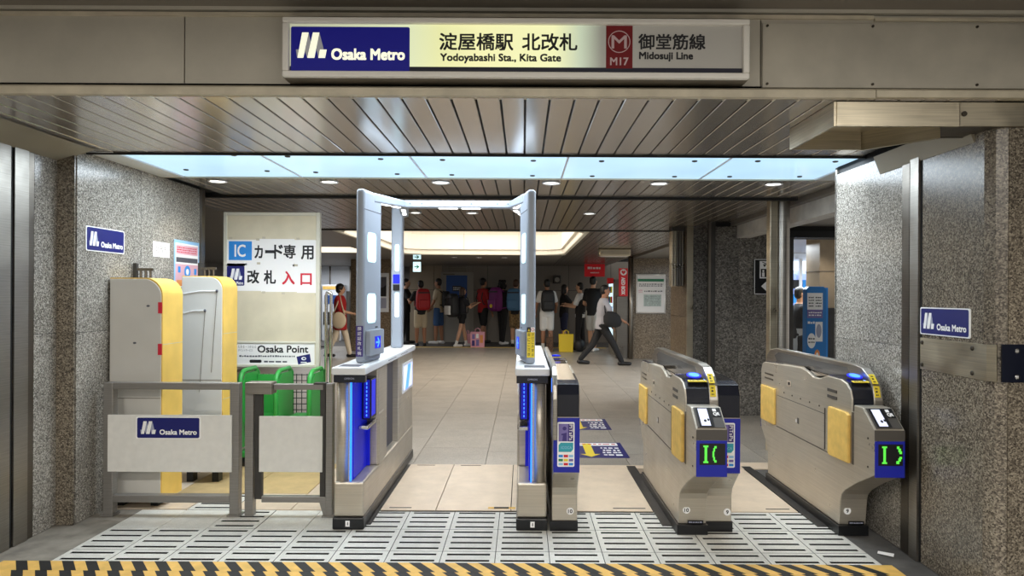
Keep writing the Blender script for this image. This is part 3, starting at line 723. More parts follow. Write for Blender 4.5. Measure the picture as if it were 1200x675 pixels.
text(MB(), pl, 'Osaka Metro', U(388), V(73), U(473), V(60), -.004, 0, .0022).build('lettering', 'sign_logo', sg, recalc=False)
text(MB(), pl, '淀屋橋駅', U(514), V(60.5), U(600), V(40), -.006, 0, .0016).build('lettering', 'ink', sg, recalc=False)
text(MB(), pl, '北改札', U(611), V(60.5), U(675), V(40), -.006, 0, .0016).build('lettering', 'ink', sg, recalc=False)
text(MB(), pl, 'Yodoyabashi Sta., Kita Gate', U(515), V(76.5), U(656), V(65), -.006, 0, .0014).build('lettering', 'ink', sg, recalc=False)
MB().rect(pl, U(709), V(82), U(740), V(30), -.008, -.006).build('red_field', 'sign_red_dim', sg)
rg = MB(); A = disc(U(724.3), V(49.5), .049, .049, 28); B = disc(U(724.3), V(49.5), .0455, .0455, 28)
for i in range(28): rg.slab(pl, [A[i], A[(i + 1) % 28], B[(i + 1) % 28], B[i]], -.006, -.005)
rg.build('ring', 'sign_pale', sg)
text(MB(), pl, 'M', U(715.5), V(57.5), U(733), V(42), -.0055, 0, .0008).build('lettering', 'sign_pale', sg, recalc=False)
text(MB(), pl, 'M17', U(714), V(78), U(735), V(69), -.0055, 0, .001).build('lettering', 'sign_pale', sg, recalc=False)
text(MB(), pl, '御堂筋線', U(747), V(58.5), U(825), V(40), -.006, 0, .0014).build('lettering', 'ink', sg, recalc=False)
text(MB(), pl, 'Midosuji Line', U(748), V(73), U(810.5), V(62), -.006, 0, .0014).build('lettering', 'ink', sg, recalc=False)

# ================================================================== WALK-THROUGH GATE WITH ARCH
wg = thing('walkthrough_gate', 'grey walk-through ticket gate with lit arch and blue glowing cabinets', 'ticket gate', (-.505, 5.1, 0))
def wcab(left):
    X = (lambda x: x) if left else (lambda x: -1.01 - x)
    # white sticker, plinth, lower body
    cab = MB().box(X(-1.158), X(-1.06), 4.25, 6.08, .29, .95).build('cabinet_body', 'steel_gate', wg, bevel=.004)
    P = lambda name, mat, *b, bev=0.0: MB().box(X(b[0]), X(b[1]), *b[2:]).build(name, mat, cab, bevel=bev)
    P('plinth', 'black_plastic', -1.168, -.974, 4.20, 6.10, 0, .075, bev=.008)
    P('lower_block', 'steel_gate', -1.162, -.978, 4.215, 6.085, .075, .29, bev=.012)
    MB().tube([(X(-1.118), 4.262, .29), (X(-1.118), 4.262, .905)], .037, 20).build('front_column', 'steel_gate', cab, smooth=True)
    P('light_strip', 'blue_strip', -1.069, -1.061, 4.232, 4.25, .292, .905)
    P('glow_panel', 'blue_glow', -1.06, -1.052, 4.26, 4.62, .295, .9)
    P('back_panel', 'blue_glow', -1.055, -1.03, 4.612, 4.62, .295, .58)
    rd = P('card_reader', 'navy_plastic', -1.052, -.992, 4.47, 4.64, .63, .9, bev=.006)
    rb = MB(); pr = plane((X(-1.04), 4.468, .64), (1, 0, 0), (0, 0, 1)); w = X(-1.0) - X(-1.04)
    rb.rect(pr, min(w, 0) * .0, 0, w, .25, 0, .001).build('reader_face', 'blue_glow', rd)
    dots = MB()
    for i in range(9): dots.rect(pr, w * .42, .012 + i * .026, w * .58, .026 + i * .026, .001, .003)
    dots.build('reader_dots', 'blue_bright', rd)
    P('side_face', 'blue_screen', -.992, -.9905, 4.485, 4.60, .65, .885)
    P('shelf_bar', 'chrome', -1.05, -.985, 4.36, 4.63, .585, .61, bev=.006)
    P('mid_column', 'steel_gate', -1.06, -.982, 4.64, 4.95, .29, .95, bev=.01)
    P('step_block', 'steel_gate', -1.06, -.976, 4.66, 4.83, .29, .64, bev=.006)
    P('recess', 'navy_panel', -1.06, -1.03, 4.95, 5.41, .29, .95)
    P('recess_edge', 'blue_screen', -1.03, -1.026, 4.952, 4.972, .3, .94)
    P('rear_column', 'steel_gate', -1.06, -.982, 5.41, 6.08, .29, .95, bev=.006)
    wn = P('window_frame', 'gate_white', -.982, -.972, 5.55, 6.04, .64, .885, bev=.004)
    P2 = MB(); pw_ = plane((X(-.972), 5.58 if left else 6.01, .665), (0, 1 if left else -1, 0), (0, 0, 1))
    P2.rect(pw_, 0, 0, .43, .195, 0, .001, 0).slab(pw_, [(.08, 0), (.20, .195), (.34, .195), (.22, 0)], .001, .0015, 1).build('window_glow', ['window_glow', 'blue_bright'], wn)
    P('front_band', 'navy_plastic', -1.168, -.972, 4.212, 4.26, .905, .953, bev=.004)
    text(MB(), plane((min(X(-1.10), X(-1.04)), 4.2115, .924), (1, 0, 0), (0, 0, 1)), 'OMRON', 0, 0, .06, .012, .001).build('maker_mark', 'grey_print', cab, recalc=False)
    P('top_plate', 'gate_white', -1.178, -.964, 4.195, 6.13, .953, 1.0, bev=.01)
    P('top_groove', 'ink_soft', -1.15, -1.02, 4.25, 4.38, 1.0, 1.0015)
    P('edge_slot', 'ink_soft', -.9645, -.9625, 4.9, 5.2, .974, .978); P('edge_slot', 'ink_soft', -.9645, -.9625, 5.4, 5.7, .974, .978)
    st = MB(); q = plane((X(-1.085) if left else X(-1.062), 4.198, .022), (1, 0, 0), (0, 0, 1)); st.rect(q, 0, 0, .026, .036, 0, .002, 0)
    text(st, q, '1', .011, .009, .016, .027, .0025, 1); st.build('number_sticker', ['white_print', 'ink'], cab, recalc=False)
    # ---- arch side
    sg_ = 1 if left else -1
    post = MB().prism([(X(-1.09), 4.44), (X(-1.035), 4.44), (X(-.985), 4.75), (X(-1.09), 4.75)], 'z', 1.0, 2.14).build('arch_post', 'gate_grey', wg, bevel=.022, seg=4)
    n_ = Vector((.31 * sg_, -.05, 0)).normalized()
    if left: cp = plane((-1.035, 4.44, 0), (.05, .31, 0), (0, 0, 1))
    else: cp = plane((X(-.985), 4.75, 0), (.05, -.31, 0), (0, 0, 1))
    W_ = .314
    for z0, z1 in ((1.665, 1.862), (1.26, 1.456)):
        u0, u1 = (.055, .20) if left else (W_ - .20, W_ - .055)
        MB().slab(cp, rrect(u0, z0, u1, z1, .03), 0, .004).build('light_bar', 'bar_light', post)
    u0, u1 = (.03, .285) if left else (W_ - .285, W_ - .03)
    bx_ = MB().slab(cp, rrect(u0, 1.045, u1, 1.215, .012), 0, .032).build('reader_box', 'gate_grey', post, bevel=.004)
    c0, c1 = (.115, .215) if left else (W_ - .215, W_ - .115)
    MB().rect(cp, c0, 1.09, c1, 1.17, .032, .0335).build('screen', 'blue_screen', bx_)
    ar = MB(); ac = (c0 + c1) / 2
    dr = 1 if left else -1
    ar.slab(cp, [(ac - .035 * dr, 1.124), (ac + .03 * dr, 1.124), (ac + .03 * dr, 1.136), (ac - .035 * dr, 1.136)][::dr], .0335, .0345)
    ar.slab(cp, [(ac + .035 * dr, 1.13), (ac + .0 * dr, 1.165), (ac - .012 * dr, 1.157), (ac + .015 * dr, 1.13)][::dr], .0335, .0347)
    ar.slab(cp, [(ac + .035 * dr, 1.13), (ac + .015 * dr, 1.13), (ac - .012 * dr, 1.103), (ac + .0 * dr, 1.095)][::dr], .0335, .0347)
    ar.build('arrow', 'blue_bright', bx_)
    MB().rect(cp, .2 if left else .08, 1.225, .24 if left else .11, 1.233, 0, .002).build('port', 'ink', post)
    MB().slab(cp, [(0.0, 2.005), (W_, 2.005), (W_, 2.01), (0, 2.01)], 0, .0015).build('joint_line', 'ink_soft', post)
    # rear post, beams
    rp_ = MB().box(X(-1.115), X(-1.02), 5.75, 5.85, 1.0, 2.185).build('rear_post', 'gate_grey', wg, bevel=.02, seg=4)
    for z0, z1 in ((1.646, 1.873), (1.26, 1.467)):
        MB().slab(plane((X(-1.08) if left else X(-1.044), 5.75, 0), (1, 0, 0), (0, 0, 1)), rrect(0, z0, .036, z1, .012), 0, .004).build('light_bar', 'bar_light', rp_)
    MB().box(X(-1.095), X(-1.04), 5.745, 5.75, 1.545, 1.62).build('screen', 'blue_screen', rp_)
    MB().box(X(-1.095), X(-1.04), 5.742, 5.75, 1.485, 1.535).build('camera_window', 'black_plastic', rp_)
    # two diagonal beams run from the posts to the cross beam half way along
    for fr in (0, 1):
        Yv = (lambda y: y) if not fr else (lambda y: 10.56 - y)
        zt0, zt1, zb0, zb1 = (2.135, 2.172, 2.072, 2.118) if not fr else (2.185, 2.172, 2.125, 2.118)
        A, B, C, D = (X(-1.085), Yv(4.46)), (X(-1.0), Yv(4.62)), (X(-.90), Yv(5.235)), (X(-.965), Yv(5.325))
        sb = MB().hexa([A + (zb0,), B + (zb0,), C + (zb1,), D + (zb1,), A + (zt0,), B + (zt0,), C + (zt1,), D + (zt1,)]).build('side_beam', 'gate_grey', wg, bevel=.012, seg=3)
        for f0, f1 in ((.36, .56), (.70, .88)):
            P_ = lambda f, w, dz: Vector(A + (zb0,)).lerp(Vector(D + (zb1,)), f).lerp(Vector(B + (zb0,)).lerp(Vector(C + (zb1,)), f), w) + Vector((0, 0, dz))
            MB().hexa([P_(f0, .3, -.006), P_(f0, .75, -.006), P_(f1, .75, -.006), P_(f1, .3, -.006), P_(f0, .3, .003), P_(f0, .75, .003), P_(f1, .75, .003), P_(f1, .3, .003)]).build('beam_lamp', 'arch_lamp', sb)
    return post
pL = wcab(True); pR = wcab(False)
cb = MB().box(-.935, -.075, 5.232, 5.328, 2.12, 2.174).build('cross_beam', 'gate_grey', wg, bevel=.008, seg=3)
for x0 in (-.655, -.478): MB().box(x0, x0 + .145, 5.25, 5.30, 2.114, 2.121).build('beam_lamp', 'arch_lamp', cb)
for x in (-.87, -.78, -.40, -.2, -.12): MB().tube([(x, 5.229, 2.148), (x, 5.233, 2.148)], .005, 8).build('screw', 'ink_soft', cb)
# stickers down the front faces of the posts
pl = plane((-1.0865, 4.4395, 1.045), (1, 0, 0), (0, 0, 1))
mb = MB().rect(pl, 0, 0, .047, .20, 0, .001, 0)
for i, ch in enumerate('顔認証改札機'): text(mb, pl, ch, .011, .17 - i * .032, .036, .194 - i * .032, .0015, 1)
mb.build('post_sticker', ['purple_deep', 'white_print'], pL, recalc=False)
pl = plane((.0265, 4.4395, 1.045), (1, 0, 0), (0, 0, 1))
mb = MB().rect(pl, 0, 0, .05, .165, 0, .001, 0).rect(pl, 0, .165, .025, .197, 0, .001, 1).rect(pl, .025, .165, .05, .197, 0, .001, 2)
mb.slab(pl, [(.005, .171), (.020, .171), (.0125, .19)], .001, .0015, 0)
mb.slab(pl, disc(.0375, .181, .010), .001, .0012, 3).slab(pl, disc(.0375, .181, .007), .0012, .0015, 2)
for i, ch in enumerate('扉にご注意'): text(mb, pl, ch, .004, .137 - i * .032, .021, .160 - i * .032, .0015, 1)
for i, ch in enumerate('かけこみ禁止'): text(mb, pl, ch, .030, .142 - i * .0262, .046, .161 - i * .0262, .0015, 1)
mb.build('post_sticker', ['yellow_print', 'ink', 'white_print', 'red_print'], pR, recalc=False)

# ================================================================== STANDARD TICKET GATES
PROF = [(.42, .06), (.40, .22), (.385, .255), (.34, .295), (.2, .375), (.03, .455), (0, .47), (0, .72), (.13, .82), (.235, .82), (.235, .775), (.26, .775), (.263, .85), (.285, .90), (.33, .933), (.40, .948), (.59, .95), (.64, .935),
        (.70, .918), (.80, .915), (.90, .945), (1.0, .958), (1.70, .93), (1.76, .915), (1.79, .86), (1.79, .42), (1.775, .39), (1.70, .32), (1.65, .27), (1.63, .22), (1.63, .06)]
HOOD = [(.266, .78), (.266, .85), (.287, .897), (.332, .93), (.40, .945), (.60, .948), (.60, .952), (.40, .953), (.328, .938), (.281, .903), (.258, .852), (.258, .78)]
def half(par, x0, x1, flip, sides, num, led=None):
    """half of a ticket gate machine: entry end at s=0, exit end at s=1.79; flip turns the exit end to the viewer"""
    Y = (lambda s: 5.84 - s) if flip else (lambda s: 3.75 + s)
    body = MB().prism([(Y(s), z) for s, z in PROF], 'x', x0, x1).build('machine_body', 'steel_gate', par, bevel=.005)
    MB().box(x0 - .012, x1 + .004, Y(.395), Y(1.64), 0, .06).build('plinth', 'black_plastic', body)
    # reader hood
    hd_ = MB().prism([(Y(s), z) for s, z in HOOD], 'x', x0 + .010, x1 - .002).build('reader_hood', 'navy_plastic', body, bevel=.002)
    MB().prism([(Y(s), z) for s, z in ((.60, .949), (.60, .955), (.66, .94), (.80, .923), (.90, .952), (1.0, .966), (1.68, .938), (1.68, .93), (1.0, .955))], 'x', x0 + .02, x1 - .02).build('top_cover', 'chrome', body)
    tp = plane((x0 + .03 if not flip else x1 - .03, Y(.30), .9275), (1 if not flip else -1, 0, 0), (0, Y(.4) - Y(.3), .018))
    w = x1 - x0 - .06
    MB().slab(tp, disc(w / 2, .105, w * .40, .055, 24), .02, .026).build('ic_reader', 'blue_screen', hd_)
    MB().slab(tp, disc(w / 2, .105, w * .29, .038, 24), .026, .0285).build('ic_target', 'blue_bright', hd_)
    lb = MB().rect(tp, .0, .005, w, .035, .012, .016, 0); bars(lb, tp, .01, .010, w - .01, .03, .0165, 1, 1, .6, 5, .012); lb.build('reader_label', ['yellow_print', 'ink'], hd_)
    # entry front: reader panel, screen, strip, blue panel
    f = 1 if not flip else -1
    def E(u): return (x0 + u) if not flip else (x1 - u)
    sp = plane((E(0), Y(0), .72), (f, 0, 0), (0, Y(.13) - Y(0), .10)); ww = x1 - x0
    pn = MB().rect(sp, .012, .008, ww - .008, .158, 0, .004).build('reader_panel', 'gate_dark_grey', body)
    MB().rect(sp, .022, .014, ww * .62, .152, .004, .006).build('screen_bezel', 'black_plastic', pn)
    sc_ = MB().rect(sp, .034, .020, ww * .50, .145, .006, .0075, 0).slab(sp, disc(.06, .055, .008, .010, 8), .0075, .008, 1).slab(sp, disc(.078, .062, .006, .010, 8), .0075, .008, 1); sc_.build('screen', ['screen_white', 'ink'], pn)
    qr = MB().rect(sp, ww * .64, .085, ww - .012, .152, .004, .0055, 0); text(qr, sp, 'QR', ww * .68, .092, ww - .02, .118, .0065, 1, .0012); qr.rect(sp, ww * .68, .125, ww * .80, .146, .0055, .006, 1)
    qr.build('reader_mark', ['black_plastic', 'white_print'], pn, recalc=False)
    fp = plane((E(0), Y(0), .47), (f, 0, 0), (0, 0, 1))
    MB().rect(fp, 0.0, .19, ww, .248, 0, .004).build('front_strip', 'gate_dark_grey', body)
    bp_ = MB().rect(fp, 0.0, -.012, ww, .188, 0, .005).build('blue_panel', 'gate_blue', body, bevel=.002)
    MB().rect(fp, .018, .055, ww - .012, .172, .005, .007).build('display', 'black_plastic', bp_)
    if led:
        for u, v, uu, vv in led: MB().rect(fp, .018 + u * .14, .06 + v * .107, .018 + uu * .14, .06 + vv * .107, .007, .0078).build('led_mark', 'led_green', bp_)
    # exit front: dark hood, blue panel, card sticker
    ep = plane((x1 if not flip else x0, Y(1.79), 0), (-f, 0, 0), (0, 0, 1))
    MB().prism([(Y(s), z) for s, z in ((1.40, .938), (1.70, .927), (1.757, .912), (1.784, .858), (1.784, .73), (1.797, .73), (1.797, .862), (1.766, .921), (1.70, .937), (1.40, .946))], 'x', x0 + .004, x1 - .004).build('exit_hood', 'navy_plastic', body, bevel=.003)
    eb = MB().rect(ep, 0, .40, ww, .725, -.002, .004).build('exit_panel', 'gate_blue', body, bevel=.002)
    if flip:
        k = MB().slab(ep, rrect(ww * .15, .435, ww * .80, .70, .008), .004, .0052, 0)
        k.rect(ep, ww * .20, .585, ww * .755, .69, .0052, .0058, 1).rect(ep, ww * .56, .585, ww * .755, .69, .0058, .006, 2)
        k.slab(ep, disc(ww * .42, .662, ww * .075, n=14), .0058, .0064, 2).slab(ep, [(ww * .34, .588), (ww * .5, .588), (ww * .5, .638), (ww * .30, .63), (ww * .30, .622), (ww * .36, .622)], .0058, .0064, 2)
        text(k, ep, 'PiTaPa', ww * .60, .592, ww * .73, .685, .0066, 0, 0, 90)
        k.slab(ep, [(ww * .20, .523), (ww * .67, .523), (ww * .755, .54), (ww * .755, .578), (ww * .28, .578), (ww * .20, .563)], .0052, .0058, 3)
        text(k, ep, 'ICOCA', ww * .30, .541, ww * .70, .557, .0062, 4)
        for i in range(3):
            for j in range(3): k.rect(ep, ww * (.20 + j * .195), .443 + i * .024, ww * (.365 + j * .195), .458 + i * .024, .0052, .0058, (4, 5, 6, 7, 8, 1, 6, 5, 4)[i * 3 + j])
        k.build('card_sticker', ['white_print', 'purple_print', 'purple_deep', 'teal_print', 'sky_print', 'red_print', 'ic_blue', 'green_print', 'yellow_print'], eb, recalc=False)
    # number sticker low on the front
    if flip: np_ = plane((x1 - .05 if num == '9' else x1 - .065, Y(1.63), .10), (1, 0, 0), (0, 0, 1))
    else: np_ = plane((x0 + .025, Y(.415), .125), (1, 0, 0), (0, 0, 1))
    ns = MB().slab(np_, disc(.022, .022, .022, n=18), .004, .008, 0); wn_ = .013 if len(num) == 2 else .007
    text(ns, np_, num, .022 - wn_, .011, .022 + wn_, .033, .0088, 1, .0008); ns.build('number_sticker', ['white_print', 'ink'], body, recalc=False)
    if not flip:
        mk = MB().rect(np_, .03, -.062, .125, -.042, .001, .006).build('maker_plate', 'black_plastic', body)
        bars(MB(), np_, .036, -.058, .12, -.046, .0065, 0, 1, .6, 2, .012).build('maker_print', 'grey_print', mk)
    # side furniture
    for sd in sides:
        xs = x0 if sd < 0 else x1
        Sd = lambda nm, mt, s0, s1, z0, z1, d, bev=0.0, p_=None: MB().box(xs, xs + sd * d, Y(s0), Y(s1), z0, z1).build(nm, mt, p_ or body, bevel=bev)
        if not flip: MB().prism([(Y(.272), .47), (Y(.272), .752), (Y(.30), .765), (Y(.53), .765), (Y(.54), .75), (Y(.54), .475), (Y(.52), .462)], 'x', xs, xs + sd * .02).build('foam_pad', 'pad_yellow', body, bevel=.005)
        if not flip: Sd('foam_pad', 'pad_yellow', 1.46, 1.745, .47, .745, .02, .006)
        dr_ = Sd('service_door', 'steel_gate', .62, 1.44, .475, .70, .003)
        Sd('door_edge', 'gate_dark_grey', .612, .62, .475, .74, .004); Sd('door_edge', 'gate_dark_grey', .56, 1.45, .462, .468, .002); Sd('door_edge', 'gate_dark_grey', .62, 1.44, .70, .703, .0035)
        Sd('lock_label', 'gate_dark_grey', 1.02, 1.05, .56, .60, .004, 0, dr_); Sd('lock_label', 'white_print', 1.06, 1.075, .565, .585, .004, 0, dr_)
        Sd('latch', 'chrome', 1.16, 1.24, .80, .84, .004); Sd('latch_hole', 'ink', 1.185, 1.215, .81, .83, .005)
        for i in range(2): Sd('vent_slat', 'gate_dark_grey', .45, .58, .815 + i * .04, .833 + i * .04, .003)
        for i in range(2): Sd('vent_slat', 'steel_dark', 1.52, 1.70, .80 + i * .035, .812 + i * .035, .003)
        for s_, z_ in ((.07, .50), (.07, .66), (.7, .74), (.85, .74), (1.0, .74), (1.15, .74), (1.3, .74)):
            MB().tube([(xs, Y(s_), z_), (xs + sd * .003, Y(s_), z_)], .006, 6).build('screw', 'screw', body)
        Sd('cheek_line', 'gate_dark_grey', .235, .26, .47, .775, .002)
    return body
def fin(par, x0, x1, flip, labels=True, ya=4.0, yb=5.80):
    pts = [(ya, .60), (ya, .84), (ya + .02, .92), (ya + .07, .975), (ya + .15, 1.018), (ya + .26, 1.032), (yb - .25, 1.032), (yb - .12, 1.012), (yb - .04, .96), (yb, .86), (yb, .60)]
    fn = MB().prism(pts, 'x', x0, x1).build('handrail_fin', 'steel', par, bevel=.006, seg=2)
    sl = [(ya + .34, .93), (ya + .30, .975), (ya + .34, 1.003), (yb - .30, 1.003), (yb - .22, .97), (yb - .26, .93)]
    MB().prism(sl, 'x', x0 - .0015, x0 + .001).build('fin_slot', 'gate_dark_grey', fn)
    MB().box(x0 - .0015, x0, ya + .10, ya + .13, .87, .95).build('sensor', 'blue_bright', fn)
    if labels:
        xm = x0 + (x1 - x0) * .10; xw = (x1 - x0) * .62
        for (za, yA), (zb, yB), in (((.86, ya + .004), (.925, ya + .024)), ((.935, ya + .030), (.985, ya + .085))):
            d = Vector((0, yB - yA, zb - za)); q = plane((xm, yA, za), (1, 0, 0), d)
            l = MB().rect(q, 0, 0, xw, d.length, .002, .005, 0); bars(l, q, xw * .25, .006, xw * .75, d.length - .006, .0055, 1, 3, .6, 4, .01); l.build('caution_label', ['yellow_print', 'ink'], fn)
    return fn
I_ = [(.14, .05, .34, .14), (.14, .86, .34, .95), (.19, .14, .29, .86)]
LED_10 = I_ + [(.50, .34, .57, .66), (.53, .18, .60, .36), (.57, .08, .66, .2), (.53, .64, .60, .82), (.57, .8, .66, .92)]
LED_9 = I_ + [(.72, .82, .82, .95), (.78, .66, .88, .84), (.82, .56, .92, .70), (.82, .30, .92, .42), (.78, .18, .88, .34), (.70, .05, .82, .2)]
g2 = thing('ticket_gate', 'slim steel ticket gate with card sticker joined to the arch gate, number 10', 'ticket gate', (.245, 4.9, 0), 'steel ticket gates')
half(g2, .184, .34, True, (1,), '10'); fin(g2, .176, .205, True, False)
g3 = thing('ticket_gate', 'double steel ticket gate in the middle with numbers 10 and 9', 'ticket gate', (1.12, 4.9, 0), 'steel ticket gates')
half(g3, .955, 1.125, False, (-1,), '10', LED_10); half(g3, 1.128, 1.292, True, (1,), '9'); fin(g3, 1.095, 1.15, False)
g4 = thing('ticket_gate', 'steel ticket gate with number 9 against the right granite pier', 'ticket gate', (2.02, 4.9, 0), 'steel ticket gates')
half(g4, 1.935, 2.10, False, (-1,), '9', LED_9); fin(g4, 2.06, 2.115, False)
# ================================================================== LEFT SIDE: RAILINGS, BOARDS, PLATES
def fence_panel(par, x0, x1, z0, z1, y):
    return MB().box(x0, x1, y, y + .012, z0, z1).build('infill_board', 'fence_board', par, bevel=.002)
rl = thing('railing', 'low steel railing with white infill board and blue operator plate', 'railing', (-2.28, 4.47, 0))
FY = 4.44
for x0, x1 in ((-2.727, -2.665), (-1.905, -1.845)):
    p = MB().box(x0, x1, FY, FY + .06, 0.004, .868).build('post', 'steel_fence', rl, bevel=.004)
    MB().box(x0 - .012, x1 + .012, FY - .012, FY + .072, 0, .012).build('foot_plate', 'steel_fence', p)
MB().box(-2.665, -1.905, FY, FY + .06, .824, .868).build('top_rail', 'steel_fence', rl, bevel=.004)
MB().box(-2.665, -1.905, FY, FY + .06, .088, .135).build('bottom_rail', 'steel_fence', rl, bevel=.004)
fence_panel(rl, -2.69, -1.885, .292, .661, FY - .014)
metro_plate('operator_plate', 'blue operator plate on the white board of the low railing', plane((-2.503, FY - .0145, .508), (1, 0, 0), (0, 0, 1)), .419, .142, thick=.004)
gt = thing('railing_gate', 'small steel swing gate with plain white board beside the arch gate', 'gate', (-1.53, 4.47, 0))
MB().box(-1.806, -1.752, FY, FY + .06, 0, .80).build('hinge_post', 'steel_fence', gt, bevel=.004)
MB().box(-1.795, -1.622, FY - .03, FY + .07, .80, .876).build('latch_box', 'steel', gt, bevel=.004)
MB().box(-1.745, -1.70, FY + .01, FY + .05, .11, .80).build('stile', 'rail_dark', gt, bevel=.003)
MB().box(-1.32, -1.285, FY + .01, FY + .05, .11, .86).build('stile', 'rail_dark', gt, bevel=.003)
MB().box(-1.622, -1.30, FY + .005, FY + .055, .826, .862).build('top_rail', 'steel_fence', gt, bevel=.003)
MB().box(-1.70, -1.32, FY + .01, FY + .05, .09, .13).build('bottom_rail', 'steel_fence', gt, bevel=.003)
fence_panel(gt, -1.712, -1.30, .292, .655, FY - .002)
cp_ = MB().box(-1.28, -1.235, FY, FY + .06, 0.0, .868).build('closing_post', 'steel_fence', gt, bevel=.004)
MB().prism([(-1.295, .012), (-1.225, .012), (-1.235, .07), (-1.285, .13), (-1.325, .13), (-1.325, .11)], 'y', FY + .005, FY + .055).build('foot_bracket', 'steel_fence', cp_)
MB().box(-1.30, -1.215, FY - .015, FY + .075, 0, .012).build('foot_plate', 'steel_fence', cp_)
MB().box(-1.36, -1.28, FY + .0, FY + .06, .862, .872).build('stop_plate', 'rail_dark', cp_)

def round_board(label, x0, x1, y0, y1, z0, z1, r, white, cords=False):
    t = thing('partition_board', label, 'partition board', ((x0 + x1) / 2, (y0 + y1) / 2, 0))
    arc = [(x1 - r + r * math.cos(math.radians(a)), z1 - r + r * math.sin(math.radians(a))) for a in range(0, 91, 9)]
    MB().prism([(x0, z0), (x1 - .008, z0)] + [(p - .008, q - .008) for p, q in arc] + [(x0, z1 - .008)], 'y', y0, y1 - .01).build('face_panel', white, t, bevel=.004)
    bd = MB(); inner = [(p - .008, q - .008) for p, q in arc]
    o = [(x1, z0)] + arc + [(x0, z1)]; i_ = [(x1 - .008, z0)] + inner + [(x0, z1 - .008)]
    cuts = [0] + list(range(1, len(o)))
    for k in range(len(o) - 1): bd.prism([o[k], o[k + 1], i_[k + 1], i_[k]], 'y', y0 + .004, y1)
    bd.build('edge_band', 'edge_yellow', t)
    for z in (z0 + (z1 - z0) * .36, z0 + (z1 - z0) * .70): MB().box(x1 - .001, x1 + .0012, y0 + .004, y1, z, z + .004).build('band_joint', 'lip_beige', t)
    MB().box(x0, x1 - .01, y0 - .0015, y0, z0 + (z1 - z0) * .46, z0 + (z1 - z0) * .464).build('face_seam', 'concrete_edge', t)
    MB().box(x0 + .02, x0 + .07, y0 + .05, y0 + .12, 0, z0).box(x1 - .1, x1 - .05, y0 + .05, y0 + .12, 0, z0).build('foot', 'black_plastic', t)
    pb = MB().box(x0 - .0, x0 + .025, y1 - .005, y1 + .02, 0.02, z1 + .11).build('rear_upright', 'rail_dark', t)
    br = MB().box(x0 + .025, x0 + .14, y1 - .0, y1 + .02, z1 + .055, z1 + .075)
    for i in range(3): br.tube([(x0 + .05 + i * .035, y1 + .01, z1 + .06), (x0 + .05 + i * .035, y1 + .01, z1 - .03)], .009, 8)
    br.build('rear_bracket', 'steel_dark', t)
    if cords:
        for zz, xe in ((z1 - .115, x1 - .045), (z1 - .265, x1 - .135)):
            MB().tube([(x0 - .02, y0 - .003, zz - .03), ((x0 + xe) / 2, y0 - .006, zz - .002), (xe, y0 - .006, zz)], .004, 6).build('cord', 'white', t)
            MB().ell((xe, y0 - .008, zz), (.010, .008, .012), 8, 6).build('cord_knot', 'ink_soft', t)
            MB().tube([(xe, y0 - .003, zz), (xe - .02, y0 - .003, zz - .3), (xe - .04, y0 - .003, zz - .62)], .0025, 5).build('cord_tail', 'concrete_edge', t)
    else:
        for z in (z1 - .24, z1 - .52): MB().box(x1 - .028, x1 - .002, y0 - .003, y0 + .002, z, z + .075).build('red_tape', 'red_print', t)
        MB().ell((x0 + .17, y0 - .002, z1 - .44), (.012, .002, .007), 8, 6).build('scuff', 'ink_soft', t)
        MB().ell((x0 + .26, y0 - .002, z1 - .19), (.012, .002, .007), 8, 6).build('scuff', 'ink_soft', t)
    return t
round_board('grey-white tall partition board with yellow edge against the left granite wall', -2.785, -2.43, 4.60, 4.875, .045, 1.555, .12, 'tarp_grey')
round_board('white wrapped tall partition board with yellow edge and white cords', -2.60, -2.285, 5.2, 5.46, .11, 1.585, .10, 'tarp_white', True)
# small things stuck on the left wall
LW = lambda y, z: plane((XL + .0006, y, z), (0, 1, 0), (0, 0, 1))
metro_plate('operator_plate', 'blue operator plate on the left granite wall', LW(4.36, 1.722), .42, .16)
pl = LW(5.16, 1.73)
nt_ = thing('wall_notice', 'small white notice with faded gate name on left granite wall', 'notice', tuple(pl[0]))
MB().rect(pl, 0, 0, .24, .115, 0, .0015).build('sheet', 'paper', nt_)
text(MB(), pl, '北改札', .03, .03, .21, .09, .002, 0).build('lettering', 'concrete_edge', nt_, recalc=False)
pl = LW(5.47, 1.50)
po = thing('wall_poster', 'pink and white poster with pale blue border on left granite wall', 'poster', tuple(pl[0]))
MB().rect(pl, 0, 0, .42, .385, 0, .002).build('sheet', 'sky_print', po)
pm = MB().rect(pl, .02, .0, .40, .36, .002, .0026, 0).rect(pl, .03, .27, .39, .345, .0026, .003, 1).rect(pl, .03, .205, .39, .245, .0026, .003, 2).rect(pl, .02, .03, .40, .19, .0026, .003, 1)
pm.slab(pl, disc(.215, .13, .052), .003, .0034, 3).slab(pl, disc(.215, .13, .025), .0034, .0038, 0)
pm.rect(pl, .06, .12, .10, .17, .003, .0034, 3).rect(pl, .33, .11, .37, .16, .003, .0034, 3).slab(pl, disc(.35, .06, .045), .003, .0034, 4).rect(pl, .04, .01, .18, .06, .003, .0034, 5).rect(pl, .2, .0, .40, .02, .003, .0034, 6)
bars(pm, pl, .04, .28, .38, .335, .0032, 7, 3, .5, 8, .03); pm.build('print', ['paper', 'pink_print', 'ink_soft', 'ic_blue', 'screw', 'orange_print', 'metro_blue', 'red_print'], po)
tag(MB().box(XLF, XLF + .018, 3.55, 3.66, 1.845, 1.925).build('wall_switch_box', 'white', bevel=.008), 'small white plastic box on the near left wall', 'switch box')
tag(MB().box(XLF, XLF + .002, 3.66, 3.70, 2.15, 2.19).build('wall_sticker', 'white'), 'tiny white sticker high on the near left wall', 'sticker')

